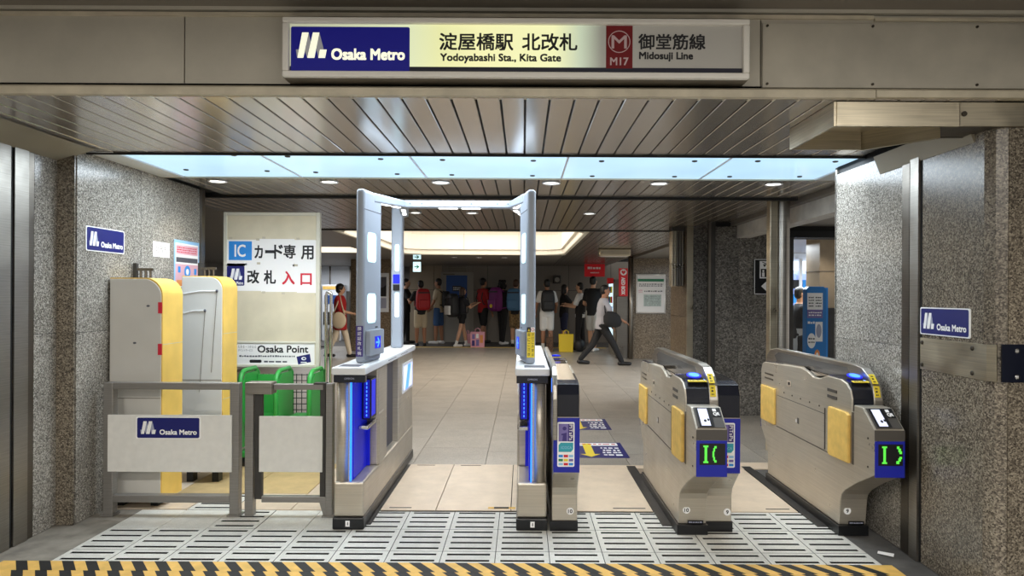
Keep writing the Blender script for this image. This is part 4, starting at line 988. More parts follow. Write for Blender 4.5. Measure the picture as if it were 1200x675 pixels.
# notice board
BY = 6.20; bx0, bx1, bz0, bz1 = -2.72, -1.845, .785, 2.19
nb_ = thing('notice_board', 'tall cream notice board with taped paper lettering for card-only gates', 'notice board', (-2.28, BY, 0))
MB().box(bx0 + .02, bx1 - .02, BY, BY + .03, bz0 + .02, bz1 - .02).build('panel', 'board_cream', nb_)
MB().box(bx0, bx0 + .03, BY - .012, BY + .04, 0.0, bz1).box(bx1 - .035, bx1, BY - .012, BY + .04, 0.0, bz1).box(bx0 + .03, bx1 - .035, BY - .012, BY + .04, bz1 - .03, bz1).box(bx0 + .03, bx1 - .035, BY - .012, BY + .04, bz0, bz0 + .025).box(bx0 + .03, bx1 - .035, BY - .01, BY + .03, 1.0, 1.02).build('frame', 'frame_cream', nb_, bevel=.004)
MB().box(bx0, bx1, BY - .02, BY + .3, 0, .03).build('base', 'frame_cream', nb_)
pl = plane((-2.70, BY, 0), (1, 0, 0), (0, 0, 1))
BU = lambda px: at(px, 340, BY).x + 2.70
BV = lambda py: at(320, py, BY).z
sheets = [(266, 302, 281, 312), (302, 345, 280, 311), (343, 371.5, 281, 312), (265, 289, 309, 341), (287, 307, 311, 341), (306, 349, 310, 342), (348, 371, 311, 343)]
for i, (a, c, t_, b_) in enumerate(sheets): MB().rect(pl, BU(a), BV(b_), BU(c), BV(t_), .0005 + .0004 * (i % 3), .001 + .0004 * (i % 3)).build('paper_sheet', 'paper', nb_)
icm = MB().rect(pl, BU(268), BV(305), BU(295), BV(283), .0022, .0026, 0); text(icm, pl, 'IC', BU(275), BV(301), BU(287.5), BV(287), .003, 1, .002); icm.build('ic_mark', ['ic_blue', 'white_print'], nb_, recalc=False)
for s_, a, c, t_, b_, mt in (('カ', 298.5, 307.5, 288, 302.5, 'ink'), ('ー', 311, 322, 293.5, 296.5, 'ink'), ('ド', 321.5, 331, 287, 303, 'ink'), ('専', 332.5, 346, 287, 302.5, 'ink'), ('用', 353, 367, 288, 303.5, 'ink'),
                         ('改', 290, 303.5, 317, 332, 'ink'), ('札', 309.5, 323, 317, 332.5, 'ink'), ('入', 331, 345, 318, 333, 'red_print'), ('口', 352.5, 365, 320.5, 333.5, 'red_print')):
    text(MB(), pl, s_, BU(a), BV(b_), BU(c), BV(t_), .0026, 0, .0032).build('lettering', mt, nb_, recalc=False)
lg = MB().slab(pl, rrect(BU(266), BV(335), BU(286.5), BV(312), .012), .0022, .0026, 0); emblem(lg, pl, BU(269), BV(328), BU(284), BV(315), .0028, 1, 2)
text(lg, pl, 'Osaka Metro', BU(268), BV(333.5), BU(285), BV(330), .003, 1, .0005); lg.build('emblem', ['metro_blue', 'white_print', 'grey_print'], nb_, recalc=False)
for x_, y_ in ((268, 279.5), (300, 281), (307, 279), (347, 280), (370, 281), (301, 309), (345, 311), (307, 343), (369, 345), (266, 343), (330, 344)):
    MB().rect(pl, BU(x_), BV(y_ + 1), BU(x_ + 4), BV(y_ - 1.5), .0028, .0031).build('tape_piece', 'lip_beige', nb_)
bn = MB().rect(pl, BU(278), BV(428), BU(369), BV(402.5), .0005, .002, 0); text(bn, pl, 'Osaka Point', BU(302.5), BV(413), BU(361.5), BV(405), .0026, 1, .0022)
text(bn, pl, 'たまる・つかえる', BU(279.5), BV(408), BU(300.5), BV(404.8), .0026, 2); text(bn, pl, 'ポイントサービス', BU(279.5), BV(411.8), BU(296.5), BV(409), .0026, 2)
bars(bn, pl, BU(281), BV(418.6), BU(346), BV(416), .0024, 2, 1, .8, 6, .02)
bn.slab(pl, rrect(BU(293), BV(425.2), BU(307), BV(421.6), .012), .002, .0026, 1); bars(bn, pl, BU(310), BV(425), BU(337), BV(422), .0024, 2, 1, .8, 9, .045)
bn.slab(pl, [(BU(350), BV(427)), (BU(365), BV(424)), (BU(363.5), BV(414.5)), (BU(348), BV(417.8))], .002, .0028, 3)
bn.slab(pl, disc(BU(356.5), BV(420), .022, .015, 14), .0028, .0032, 4).slab(pl, disc(BU(356.8), BV(420), .013, .007, 12), .0032, .0036, 3).rect(pl, BU(353), BV(425), BU(360), BV(423.8), .0028, .0032, 4)
bn.build('banner', ['paper', 'ink', 'ink_soft', 'metro_blue', 'white_print'], nb_, recalc=False)
# steel hoop rail right of the board
hr = []
for i in range(13):
    a = math.radians(180 - 15 * i); hr.append((-1.722 + .022 * math.cos(a), 6.05, 1.44 + .03 * math.sin(a)))
tag(MB().tube([(-1.744, 6.05, 0)] + hr + [(-1.70, 6.05, 0)], .014, 10).build('hoop_rail', 'chrome', smooth=True), 'narrow chrome hoop rail beside the cream notice board', 'rail')
# green cart under the board
gc = thing('green_cart', 'bright green plastic cart with wire basket under the notice board', 'cart', (-2.05, 5.82, 0))
for x in (-2.36, -2.06, -1.78):
    arch = [(x, 5.70, .10), (x, 5.70, .70)] + [(x, 5.70 + .10 - .10 * math.cos(math.radians(a)), .70 + .10 * math.sin(math.radians(a))) for a in range(15, 91, 15)] + [(x, 6.02, .80), (x, 6.08, .76), (x, 6.10, .10)]
    MB().tube(arch, .02, 10).build('side_hoop', 'green_plastic', gc, smooth=True)
    MB().prism([(5.72, .16), (5.72, .68), (5.80, .775), (6.04, .775), (6.08, .70), (6.08, .16)], 'x', x + .004, x + .016).build('side_panel', 'green_plastic', gc)
for x0, x1 in ((-2.36, -2.06), (-2.06, -1.78)):
    wr_ = MB()
    for i in range(7): wr_.tube([(x0 + (x1 - x0) * i / 6, 6.08, .16), (x0 + (x1 - x0) * i / 6, 6.08, .74)], .004, 5)
    for i in range(12): wr_.tube([(x0, 6.08, .16 + i * .052), (x1, 6.08, .16 + i * .052)], .004, 5)
    wr_.build('wire_basket', 'wire_dark', gc)
    MB().prism([(x0 + .02, .36), (x1 - .02, .36), (x1 - .05, .40), (x0 + .05, .40)], 'y', 5.72, 6.06).build('tray', 'green_plastic', gc, bevel=.01)
MB().box(-2.34, -2.08, 6.03, 6.05, .40, .74).build('back_panel', 'green_plastic', gc)
MB().box(-2.38, -1.76, 5.70, 6.10, .08, .13).build('base_frame', 'green_plastic', gc, bevel=.01)
for x in (-2.33, -1.81):
    for y in (5.74, 6.06): MB().tube([(x - .02, y, .04), (x + .02, y, .04)], .04, 14).build('wheel', 'black_plastic', gc)

# ================================================================== FLOOR TAPE, STICKERS, SCRAP
tape = thing('hazard_tape', 'black and yellow hazard tape across the floor in front of the drain grates', 'tape', (-.35, 3.57, 0))
for (ya, yb, ph, z) in ((3.565, 3.69, 0.0, .0005), (3.43, 3.563, .07, .0008)):
    a = MB(); x = -2.86; w = .0625; sk = .095
    a.box(-2.80, 2.0, ya, yb, z, z + .001, 0)
    while x < 2.02:
        xs_ = max(-2.80, x + ph)
        if x + ph > -2.80 and x + ph + w + sk < 2.02: a.hexa([(x + ph + sk, ya, z + .001), (x + ph + w + sk, ya, z + .001), (x + ph + w, yb, z + .001), (x + ph, yb, z + .001), (x + ph + sk, ya, z + .0016), (x + ph + w + sk, ya, z + .0016), (x + ph + w, yb, z + .0016), (x + ph, yb, z + .0016)], 1)
        x += 2 * w
    a.build('tape_strip', ['tape_yellow', 'tape_black'], tape)
tag(MB().box(-.23, -.045, 4.62, 4.66, .0032, .0045).box(-.19, -.09, 4.622, 4.658, .0045, .005, 1).build('tape_piece', ['tape_yellow', 'tape_black']), 'short piece of hazard tape on the tan sheet beside the arch cabinet', 'tape')
def floor_sign(label, x0, x1, y0, y1):
    t = thing('floor_sticker', label, 'floor sticker', ((x0 + x1) / 2, y0, 0), 'blue floor stickers')
    pl = plane((x1, y1, .0005), (-1, 0, 0), (0, -1, 0)); w, h = x1 - x0, y1 - y0
    MB().rect(pl, 0, 0, w, h, 0, .001).build('sheet', 'metro_blue', t)
    pm = MB().rect(pl, .04, .02, w - .02, .14, .001, .0014, 0)
    pm.slab(pl, [(.30, .04), (.38, .04), (.38, h - .14), (.43, h - .14), (.34, h - .03), (.25, h - .14), (.30, h - .14)], .0014, .0018, 1)
    bars(pm, pl, .05, .20, .22, h - .06, .0012, 0, 4, .55, 11, .05); bars(pm, pl, .46, .20, w - .05, h - .08, .0012, 0, 4, .55, 12, .05); bars(pm, pl, .06, .05, w - .05, .11, .0016, 2, 1, .6, 13, .06)
    pm.build('print', ['white_print', 'yellow_print', 'red_print'], t)
floor_sign('blue floor sticker with yellow arrow nearest the tan sheets', .22, .963, 6.10, 6.73)
floor_sign('blue floor sticker with yellow arrow farther into the concourse', .22, .967, 7.37, 8.02)
tag(MB().add([(2.01, 3.86, .001), (2.07, 3.80, .004), (2.09, 3.83, .010), (2.03, 3.89, .003), (2.01, 3.86, .002), (2.07, 3.80, .005), (2.09, 3.83, .011), (2.03, 3.89, .004)], [(0, 1, 2, 3), (4, 7, 6, 5), (0, 4, 5, 1), (1, 5, 6, 2), (2, 6, 7, 3), (3, 7, 4, 0)]).build('paper_scrap', 'paper'), 'white paper scrap on the dark floor at the right wall', 'litter')

# ================================================================== RIGHT SIDE
metro_plate('operator_plate', 'blue operator plate on the right granite pier', plane((XR - .0006, 3.735, 1.25), (0, -1, 0), (0, 0, 1)), .415, .146)
# steel posts between the gates and the passage
tag(MB().tube([(2.435, 6.42, 0), (2.435, 6.42, ZC - .002)], .065, 24).build('round_column', 'steel', smooth=False), 'round polished steel column behind the right gates', 'column')
tag(MB().box(2.30, 2.37, 6.36, 6.46, 0, ZC - .002).build('square_post', 'steel_warm', bevel=.004), 'square steel post beside the round column', 'post')
pl = plane((2.80, 8.304, 1.47), (1, 0, 0), (0, 0, 1))
es = thing('lift_sign', 'black sign with white lift pictogram and left arrow behind steel column', 'sign', tuple(pl[0]))
MB().rect(pl, 0, 0, .42, .44, 0, .015).build('panel', 'black_plastic', es, bevel=.003)
q = MB().rect(pl, .006, .006, .414, .014, .015, .016, 0).rect(pl, .006, .426, .414, .434, .015, .016, 0).rect(pl, .006, .006, .014, .434, .015, .016, 0)
q.rect(pl, .07, .20, .33, .41, .015, .0162, 0).rect(pl, .085, .215, .315, .315, .0162, .0166, 1)
for i in range(4): q.slab(pl, disc(.115 + i * .055, .29, .013), .0166, .017, 0).rect(pl, .10 + i * .055, .22, .13 + i * .055, .272, .0166, .017, 0)
q.slab(pl, [(.11, .37), (.15, .37), (.13, .335)], .0162, .0166, 1).slab(pl, [(.19, .335), (.23, .335), (.21, .37)], .0162, .0166, 1).slab(pl, [(.10, .395), (.2, .345), (.21, .352), (.105, .402)], .0162, .0166, 1)
q.slab(pl, [(.09, .105), (.17, .18), (.21, .18), (.15, .12), (.33, .12), (.33, .09), (.15, .09), (.21, .03), (.17, .03)], .015, .0162, 0)
q.build('pictogram', ['white_print', 'black_plastic'], es)
tag(MB().box(2.70, 2.80, 8.292, 8.304, 1.97, 2.09).ell((2.75, 8.292, 2.03), (.03, .008, .03), 10, 6).build('wall_box', 'granite_dark'), 'small grey box above the lift sign', 'wall box')
# folded grille hanging at the pillar
fg = thing('folded_panel', 'folded steel panel stack hanging beside the tan granite pillar', 'panel', (2.03, 9.0, 1.58))
for i in range(5): MB().box(1.945 + i * .032, 1.970 + i * .032, 8.93, 9.1, 1.58, 2.34).build('leaf', 'steel_warm' if i < 2 else 'steel_dark', fg, bevel=.004)
MB().box(1.94, 2.115, 8.92, 9.11, 2.30, 2.349).build('top_track', 'rail_dark', fg)
# notice board on the far tan wall
pl = plane((2.58, 15.70, 1.04), (1, 0, 0), (0, 0, 1))
fb = thing('framed_notice', 'white framed notice with green strip and map on tan granite wall', 'notice board', tuple(pl[0]))
MB().rect(pl, 0, 0, .70, .92, 0, .03).build('frame', 'steel', fb, bevel=.012)
q = MB().rect(pl, .04, .04, .66, .88, .03, .032, 0).rect(pl, .05, .74, .65, .80, .032, .033, 1).rect(pl, .19, .17, .59, .44, .032, .033, 2)
bars(q, pl, .08, .62, .62, .70, .033, 3, 2, .5, 3, .05); bars(q, pl, .20, .50, .62, .54, .033, 3, 1, .7, 4, .05); bars(q, pl, .21, .19, .57, .42, .034, 3, 6, .2, 5, .08); bars(q, pl, .07, .48, .16, .56, .033, 4, 2, .6, 7, .04)
q.build('print', ['paper', 'green_print', 'map_print', 'ink_soft', 'pink_print'], fb)
# red heart box sign and lit machine beside the far wall
pl = plane((2.20, 15.66, 1.44), (1, 0, 0), (0, 0, 1))
hb = thing('aed_sign', 'tall red sign with white heart above steel shutter panel', 'sign', tuple(pl[0]))
MB().rect(pl, 0, 0, .20, .64, -.06, 0).build('panel', 'sign_red', hb)
q = MB().slab(pl, disc(.10, .55, .075), 0, .003, 0)
q.slab(pl, [(.10, .50), (.055, .55), (.06, .58), (.085, .585), (.10, .568), (.115, .585), (.14, .58), (.145, .55)], .003, .006, 1); q.build('heart_mark', ['white_print', 'sign_red'], hb)
text(MB(), pl, 'AED BOX', .055, .04, .135, .43, .004, 0, .004, 90).build('lettering', 'white_print', hb, recalc=False)
vm = thing('vending_machine', 'lit vending machine seen edge-on behind the red heart sign', 'vending machine', (2.28, 17.2, 0))
MB().box(2.22, 2.9, 16.8, 17.7, 0, 1.85).build('cabinet', 'door_grey', vm, bevel=.02)
wf = MB().box(2.212, 2.22, 16.86, 17.64, .95, 1.75).build('lit_window', 'vending_lit', vm)
MB().box(2.212, 2.22, 16.86, 17.64, .3, .85).build('lower_panel', 'vending_lit', vm)
for r_ in range(3):
    for i in range(6): MB().tube([(2.205, 16.93 + i * .13, 1.02 + r_ * .25), (2.205, 16.93 + i * .13, 1.18 + r_ * .25)], .03, 8).build('drink_sample', ('ic_blue', 'red_print', 'yellow_print', 'green_print')[(i + r_) % 4], wf)
MB().box(2.04, 2.20, 16.6, 16.62, 1.75, 1.88).build('side_flag', 'sign_red', vm)
MB().box(2.19, 2.23, 16.6, 16.85, 1.78, 1.85).build('flag_arm', 'steel_dark', vm)
# red hanging sign, cylinder lamp, wall speaker above the queue
pl = plane((1.71, 19.0, 1.98), (1, 0, 0), (0, 0, 1))
rs = thing('hanging_sign', 'red hanging sign with white lines above the tall man in black', 'sign', tuple(pl[0]))
MB().rect(pl, 0, 0, .56, .35, -.08, 0).build('panel', 'sign_red', rs); q = MB(); bars(q, pl, .08, .20, .48, .28, .002, 0, 1, .8, 2, .07); bars(q, pl, .16, .09, .40, .13, .002, 0, 1, .8, 3, .04); q.build('print', 'white_print', rs)
for x in (1.80, 2.18): MB().tube([(x, 19.04, 2.33), (x, 19.04, 2.349)], .012, 6).build('hanger', 'steel_dark', rs)
cl = thing('box_lamp', 'pale box lamp under the dark strips, above the red heart sign', 'lamp', (1.75, 13.2, 2.2))
MB().box(1.45, 2.05, 13.0, 13.3, 2.21, 2.345).build('body', 'steel_warm', cl, bevel=.02); MB().box(1.5, 2.0, 13.05, 13.25, 2.2, 2.21).build('diffuser', 'beam_paint', cl)
sp_ = thing('wall_speaker', 'dark round speaker box on the rear wall left of red sign', 'speaker', (1.02, 20.95, 1.86))
MB().box(.92, 1.16, 20.9, 21.02, 1.82, 2.06).build('body', 'rail_dark', sp_, bevel=.02); MB().tube([(1.04, 20.88, 1.93), (1.04, 20.91, 1.93)], .075, 16).build('cone', 'door_grey', sp_)
# teal arrow signs
for z0, z1, w in ((2.245, 2.345, 'upper'), (1.965, 2.185, 'lower')):
    pl = plane((-2.47, 15.3, z0), (1, 0, 0), (0, 0, 1)); h = z1 - z0; cz = h / 2
    a = thing('arrow_sign', w + ' white hanging sign with teal arrow left of the queue', 'sign', tuple(pl[0]), 'teal arrow signs')
    MB().rect(pl, 0, 0, .17, h, -.04, 0).build('panel', 'teal_lit', a)
    MB().slab(pl, [(.03, cz - .010), (.095, cz - .010), (.068, cz - .040), (.090, cz - .040), (.145, cz), (.090, cz + .040), (.068, cz + .040), (.095, cz + .010), (.03, cz + .010)], 0, .004).build('arrow', 'green_print', a)
    if w == 'lower':
        for x in (-2.42, -2.35): MB().tube([(x, 15.32, 2.185), (x, 15.32, 2.245)], .006, 6).build('hanger', 'steel_dark', a)
# picture frame on the tan pillar
pl = plane((-3.80, 17.50, 1.0), (1, 0, 0), (0, 0, 1))
pf = thing('framed_poster', 'white framed poster on the tan granite pillar', 'poster', tuple(pl[0]))
MB().rect(pl, 0, 0, .36, 1.0, 0, .03).build('frame', 'shop_white', pf, bevel=.01); MB().rect(pl, .03, .40, .30, .90, .03, .032, 0).rect(pl, .03, .10, .30, .36, .03, .032, 1).slab(pl, [(.03, .40), (.3, .40), (.3, .7), (.2, .62), (.12, .66)], .032, .033, 2).build('print', ['ink_soft', 'grey_print', 'ink'], pf)
# ticket machines in the far left hall
for i, (x, w) in enumerate(((-6.62, 'left'), (-5.95, 'right'))):
    t = thing('ticket_machine', w + ' ticket machine with yellow and blue front in the far left hall', 'ticket machine', (x, 21.5, 0), 'ticket machines')
    MB().box(x - .3, x + .3, 21.2, 21.85, 0, 1.75).build('cabinet', 'shop_white', t, bevel=.02)
    MB().box(x - .27, x + .27, 21.185, 21.2, 1.6, 1.70).build('header', 'pad_yellow', t); MB().box(x - .22, x + .22, 21.185, 21.2, 1.15, 1.42).build('screen', 'poster_blue', t); MB().box(x - .25, x + .25, 21.185, 21.2, .5, .9).build('coin_panel', 'rail_dark', t)
# shop beyond the opening
for i in range(4): MB().box(4.2 + i * .62, 4.78 + i * .62, 13.5, 13.6, .9, 1.9).build('display_window', 'shop_panel', sh)
MB().box(4.15, 7, 13.45, 13.6, 1.98, 2.15).build('light_band', 'shop_light', sh)
for i in range(5): MB().box(4.18 + i * .62, 4.24 + i * .62, 13.4, 13.6, 0, 2.2).build('mullion', 'shop_white', sh)
for r_ in range(3):
    for i in range(12): MB().box(4.3 + i * .2, 4.42 + i * .2, 13.42, 13.5, 1.05 + r_ * .28, 1.22 + r_ * .28).build('display_item', ('ic_blue', 'ink', 'white', 'navy_panel')[(i * 3 + r_) % 4], sh)
tp2 = struct(MB().box(4.06, 4.5, 9.35, 9.8, 0, 2.3).build('trim_3', 'tile_tan'), 'tan tiled pillar behind the blue kiosk')
for z in (.6, 1.2, 1.8): MB().box(4.05, 4.51, 9.34, 9.81, z, z + .006).build('tile_joint', 'concrete_edge', tp2)
tag(MB().box(4.02, 4.3, 9.18, 9.34, 0, 1.30).box(4.05, 4.1, 9.175, 9.18, 1.0, 1.1, 1).build('dark_bin', ['rail_dark', 'steel'], bevel=.01), 'dark slim cabinet right of the blue kiosk', 'cabinet')
ko = thing('kiosk', 'tall bright blue promotional kiosk with chamfered top in the side passage', 'kiosk', (3.87, 9.05, 0))
MB().prism([(3.735, 0), (4.0, 0), (4.0, 1.545), (3.965, 1.585), (3.77, 1.585), (3.735, 1.545)], 'y', 9.0, 9.12).build('body', 'blue_kiosk', ko, bevel=.004)
MB().box(3.99, 4.03, 9.02, 9.12, 0, 1.57).build('side_lip', 'ic_blue', ko)
pl = plane((3.735, 9.0, 0), (1, 0, 0), (0, 0, 1))
q = MB().rect(pl, .012, 1.28, .215, 1.50, 0, .002, 0).rect(pl, .012, 1.17, .215, 1.28, 0, .002, 1).slab(pl, disc(.07, .87, .055, .10), 0, .002, 0).rect(pl, .12, .86, .215, 1.12, 0, .002, 0).slab(pl, disc(.165, 1.0, .035, .09), .002, .003, 2)
for i, (a, c) in enumerate(((.02, .46), (.06, .43), (.10, .41), (.14, .43), (.03, .51), (.07, .50), (.11, .50), (.15, .49), (.05, .56), (.09, .57), (.13, .55))): q.rect(pl, a, c, a + .036, c + .06, 0.001 + i * .0003, .0025 + i * .0003, 3)
q.slab(pl, disc(.145, .68, .035, .075), .002, .0035, 4).slab(pl, disc(.145, .68, .016, .035), .0035, .0045, 0)
bars(q, pl, .03, 1.31, .10, 1.46, .0025, 5, 4, .5, 3, .02); bars(q, pl, .12, 1.31, .20, 1.46, .0025, 5, 4, .5, 4, .02); bars(q, pl, .03, 1.19, .2, 1.26, .0025, 0, 2, .5, 5, .03); bars(q, pl, .02, 1.09, .11, 1.13, .001, 0, 1, .8, 6, .03); bars(q, pl, .03, .83, .11, .92, .0025, 5, 2, .5, 7, .03)
q.build('print', ['white_print', 'purple_print', 'grey_print', 'yellow_print', 'orange_print', 'ink_soft'], ko)
downlight(3.93, 9.0, 2.309, 'small round downlight in the side passage, left of two above the kiosk', 'passage downlights', 6, .06)
MB().rings([(3.45, 7.0, 2.300, .07, .07), (3.45, 7.0, 2.312, .07, .07)], 20).build('added_lamp_disc', 'lamp_white', sc2)  # added lamp disc, unseen behind the pier, to brighten the side passage
_d = bpy.data.lights.new('passage_fill', 'SPOT'); _d.energy = 30; _d.spot_size = math.radians(120); _d.spot_blend = .6; _d.color = (1, .95, .86); _d.shadow_soft_size = .06  # spot added with the disc as fill for the passage wall
_o = bpy.data.objects.new('passage_fill', _d); COL.objects.link(_o); _o.location = (3.45, 7.0, 2.28)
downlight(4.16, 8.85, 2.309, 'small round downlight in the side passage, right of two above the kiosk', 'passage downlights', 6, .06)
# ================================================================== PEOPLE
for n_, c, r_ in (('skin', (206, 160, 130), .5), ('skin_tan', (168, 120, 92), .5), ('hair_black', (22, 19, 18), .5), ('hair_brown', (74, 50, 36), .5), ('eye', (20, 18, 18), .3), ('lip', (166, 92, 82), .5),
                  ('cloth_black', (26, 26, 28), .8), ('cloth_dark', (40, 40, 46), .8), ('cloth_navy', (34, 40, 70), .8), ('cloth_red', (168, 30, 34), .8), ('cloth_red_top', (176, 30, 30), .75), ('cloth_white', (226, 226, 224), .8), ('cloth_grey', (168, 168, 176), .8), ('cloth_beige', (196, 182, 156), .8),
                  ('cloth_cream', (220, 206, 184), .8), ('cloth_denim', (58, 92, 140), .8), ('cloth_light_grey', (192, 194, 192), .8), ('cloth_tote', (212, 196, 170), .8),
                  ('pack_red', (176, 30, 36), .6), ('pack_purple', (124, 36, 116), .6), ('pack_blue', (64, 108, 146), .6), ('pack_black', (30, 31, 34), .55), ('bag_yellow', (226, 196, 36), .45), ('bag_pink', (226, 160, 178), .5), ('shoe_white', (224, 224, 224), .6), ('shoe_black', (24, 23, 24), .5), ('apron_grey', (136, 140, 142), .8), ('mask_white', (232, 234, 236), .7)):
    plain(n_, c, r_)
plain('cloth_leopard', (126, 104, 70), .8, vary=.75, scale=26)
plain('cloth_pattern', (90, 66, 50), .8, vary=.9, scale=22)
JOBS = []
def soft(name, mb, mats, parent, vox, extra=None):
    me = bpy.data.meshes.new(name); me.from_pydata(mb.v, [], mb.f); me.update()
    bm = bmesh.new(); bm.from_mesh(me); bmesh.ops.recalc_face_normals(bm, faces=bm.faces[:]); bm.to_mesh(me); bm.free()
    o = bpy.data.objects.new(name, me); COL.objects.link(o); o.parent = parent
    md = o.modifiers.new('remesh', 'REMESH'); md.mode = 'VOXEL'; md.voxel_size = vox; md.use_smooth_shade = True
    sm = o.modifiers.new('smooth', 'SMOOTH'); sm.factor = .5; sm.iterations = 3
    JOBS.append((o, mats, extra)); return o
def finish_soft():
    bpy.context.view_layer.update(); dg = bpy.context.evaluated_depsgraph_get()
    for o, mats, ex in JOBS:
        m2 = bpy.data.meshes.new_from_object(o.evaluated_get(dg))
        vs = [tuple(v.co) for v in m2.vertices]; fs = [tuple(p.vertices) for p in m2.polygons]; ms = [0] * len(fs)
        if ex is not None:
            k = len(vs); vs += ex.v; fs += [tuple(i + k for i in f) for f in ex.f]; ms += ex.m
        bpy.data.meshes.remove(m2)
        me = bpy.data.meshes.new(o.name); me.from_pydata(vs, [], fs)
        for mt in mats: me.materials.append(M[mt])
        for p, mi in zip(me.polygons, ms): p.material_index = mi; p.use_smooth = True
        o.modifiers.clear(); o.data = me
def sd(v): return math.sin(math.radians(v))
def cd(v): return math.cos(math.radians(v))
def person(label, x, y, H, rz, shirt, bottom, long=False, legs=((4, 2), (-4, 2)), arms=((5, 10, 15), (5, 10, 15)), hair='hair_black', style='short', shoes='shoe_white', skin='skin', vox=.018, sleeve=.62, socks=None, skirt=False, mask=False, lean=0, loose=1.0, turn=0, female=False, hem=0.0, short=.86, group='people in the concourse'):
    t = thing('person', label, 'person', (x, y, 0), group, math.radians(rz))
    h = H; th, shn, an = .245 * h, .235 * h, .042 * h
    # legs: (swing forward, knee bend) left, right
    ext = max(th * cd(a) + shn * cd(a - k) for a, k in legs); pz = ext + an
    body, pants, shirtm = MB(), MB(), MB(); ex = MB(); feet = []
    bw = .92 if female else 1.0
    for sx, (a, k) in zip((-1, 1), legs):
        hp = Vector((sx * .047 * h, 0, pz)); kn = hp + Vector((sx * .004 * h, sd(a) * th, -cd(a) * th)); ak = kn + Vector((0, sd(a - k) * shn, -cd(a - k) * shn))
        body.cap(hp, kn, .049 * h * bw, .033 * h, 12); body.cap(kn, kn.lerp(ak, .35), .033 * h, .033 * h, 12); body.cap(kn.lerp(ak, .35), ak, .033 * h, .020 * h, 12)
        ft = (a - k) * .5; fd = Vector((sx * .15, cd(ft), -sd(-ft) * .6 if k > 12 else 0)).normalized()
        toe = ak + fd * .095 * h; toe.z = max(toe.z - an * .55, .022 * h); heel = ak - fd * .022 * h; heel.z = max(ak.z - an * .55, .022 * h)
        body.cap(heel, toe, .018 * h, .016 * h, 8)
        shoe, sck = MB(), MB(); feet.append((shoe, sck))
        shoe.cap(heel, toe, .026 * h, .022 * h, 10); shoe.cap(ak + Vector((0, 0, -.01 * h)), heel.lerp(toe, .45), .026 * h, .022 * h, 10)
        if socks: sck.cap(ak + (kn - ak) * .22, ak, .027 * h, .025 * h, 10)
        if not skirt:
            pants.cap(hp, hp.lerp(kn, 1.0 if long else short), .058 * h * bw, (.041 if long else .050) * h, 12)
            if long: pants.cap(kn, ak + Vector((0, 0, .01 * h)), .041 * h, .031 * h, 12)
    if skirt: pants.rings([(0, 0, pz - .34 * h, .10 * h, .085 * h), (0, 0, pz - .1 * h, .094 * h, .076 * h), (0, 0, pz + .06 * h, .078 * h, .062 * h)])
    L = lambda dz: lean * dz / .3
    ring = lambda k, o=0: [(0, L(-.04) * h, pz - .045 * h, (.083 * k + o) * h * bw, (.064 * k + o) * h), (0, L(.02) * h, pz + .03 * h, (.086 * k + o) * h * bw, (.066 * k + o) * h), (0, L(.10) * h, pz + .10 * h, (.078 * k + o) * h * bw, (.058 * k + o) * h), (0, L(.2) * h, pz + .2 * h, (.094 * k + o) * h * bw, (.066 * k + o) * h),
                          (0, L(.26) * h, pz + .262 * h, (.104 * k + o) * h * bw, (.060 * k + o) * h), (0, L(.3) * h, pz + .300 * h, (.088 * k + o) * h * bw, (.046 * k + o) * h), (0, L(.325) * h, pz + .322 * h, (.040 * k + o) * h, (.038 * k + o) * h)]
    body.rings(ring(.96))
    pants.rings([(cx, cy, z, rx * 1.05, ry * 1.07) for cx, cy, z, rx, ry in ring(1.0)[:3]])
    shirtm.rings([(cx, cy, z, rx * (1.06 if i > 2 else 1.10) * loose, ry * (1.08 if i > 2 else 1.14) * loose) for i, (cx, cy, z, rx, ry) in enumerate(ring(1.0))])
    if hem: shirtm.rings([(0, L(-.04) * h, pz - hem * h, .094 * h * loose, .080 * h * loose), (0, 0, pz + .05 * h, .092 * h * loose, .076 * h * loose)])
    nk = Vector((0, L(.32) * h, pz + .315 * h)); hc = Vector((0, L(.4) * h + .012 * h, pz + .405 * h))
    body.cap(nk, hc - Vector((0, .008 * h, .03 * h)), .031 * h, .029 * h, 12)
    hm = MB(); Rt = Matrix.Rotation(math.radians(turn), 3, 'Z')
    def hp_(v): return hc + Rt @ Vector(v)
    body.ell(hc + Vector((0, 0, .012 * h)), (.043 * h, .052 * h, .055 * h), 16, 12, rot=Rt); body.ell(hp_((0, .012 * h, -.028 * h)), (.034 * h, .038 * h, .040 * h), 14, 10, rot=Rt)
    body.cap(hp_((0, .048 * h, .008 * h)), hp_((0, .060 * h, -.008 * h)), .006 * h, .009 * h, 8)
    for sx in (-1, 1):
        body.ell(hp_((sx * .045 * h, -.004 * h, -.002 * h)), (.008 * h, .012 * h, .018 * h), 8, 6, rot=Rt)
        ex.ell(hp_((sx * .018 * h, .0495 * h, .008 * h)), (.0075 * h, .004 * h, .0045 * h), 8, 6, 1, rot=Rt)
        ex.cap(hp_((sx * .028 * h, .046 * h, .022 * h)), hp_((sx * .010 * h, .052 * h, .024 * h)), .003 * h, .003 * h, 6, 1)
    ex.cap(hp_((-.014 * h, .049 * h, -.030 * h)), hp_((.014 * h, .049 * h, -.030 * h)), .004 * h, .004 * h, 6, 2)
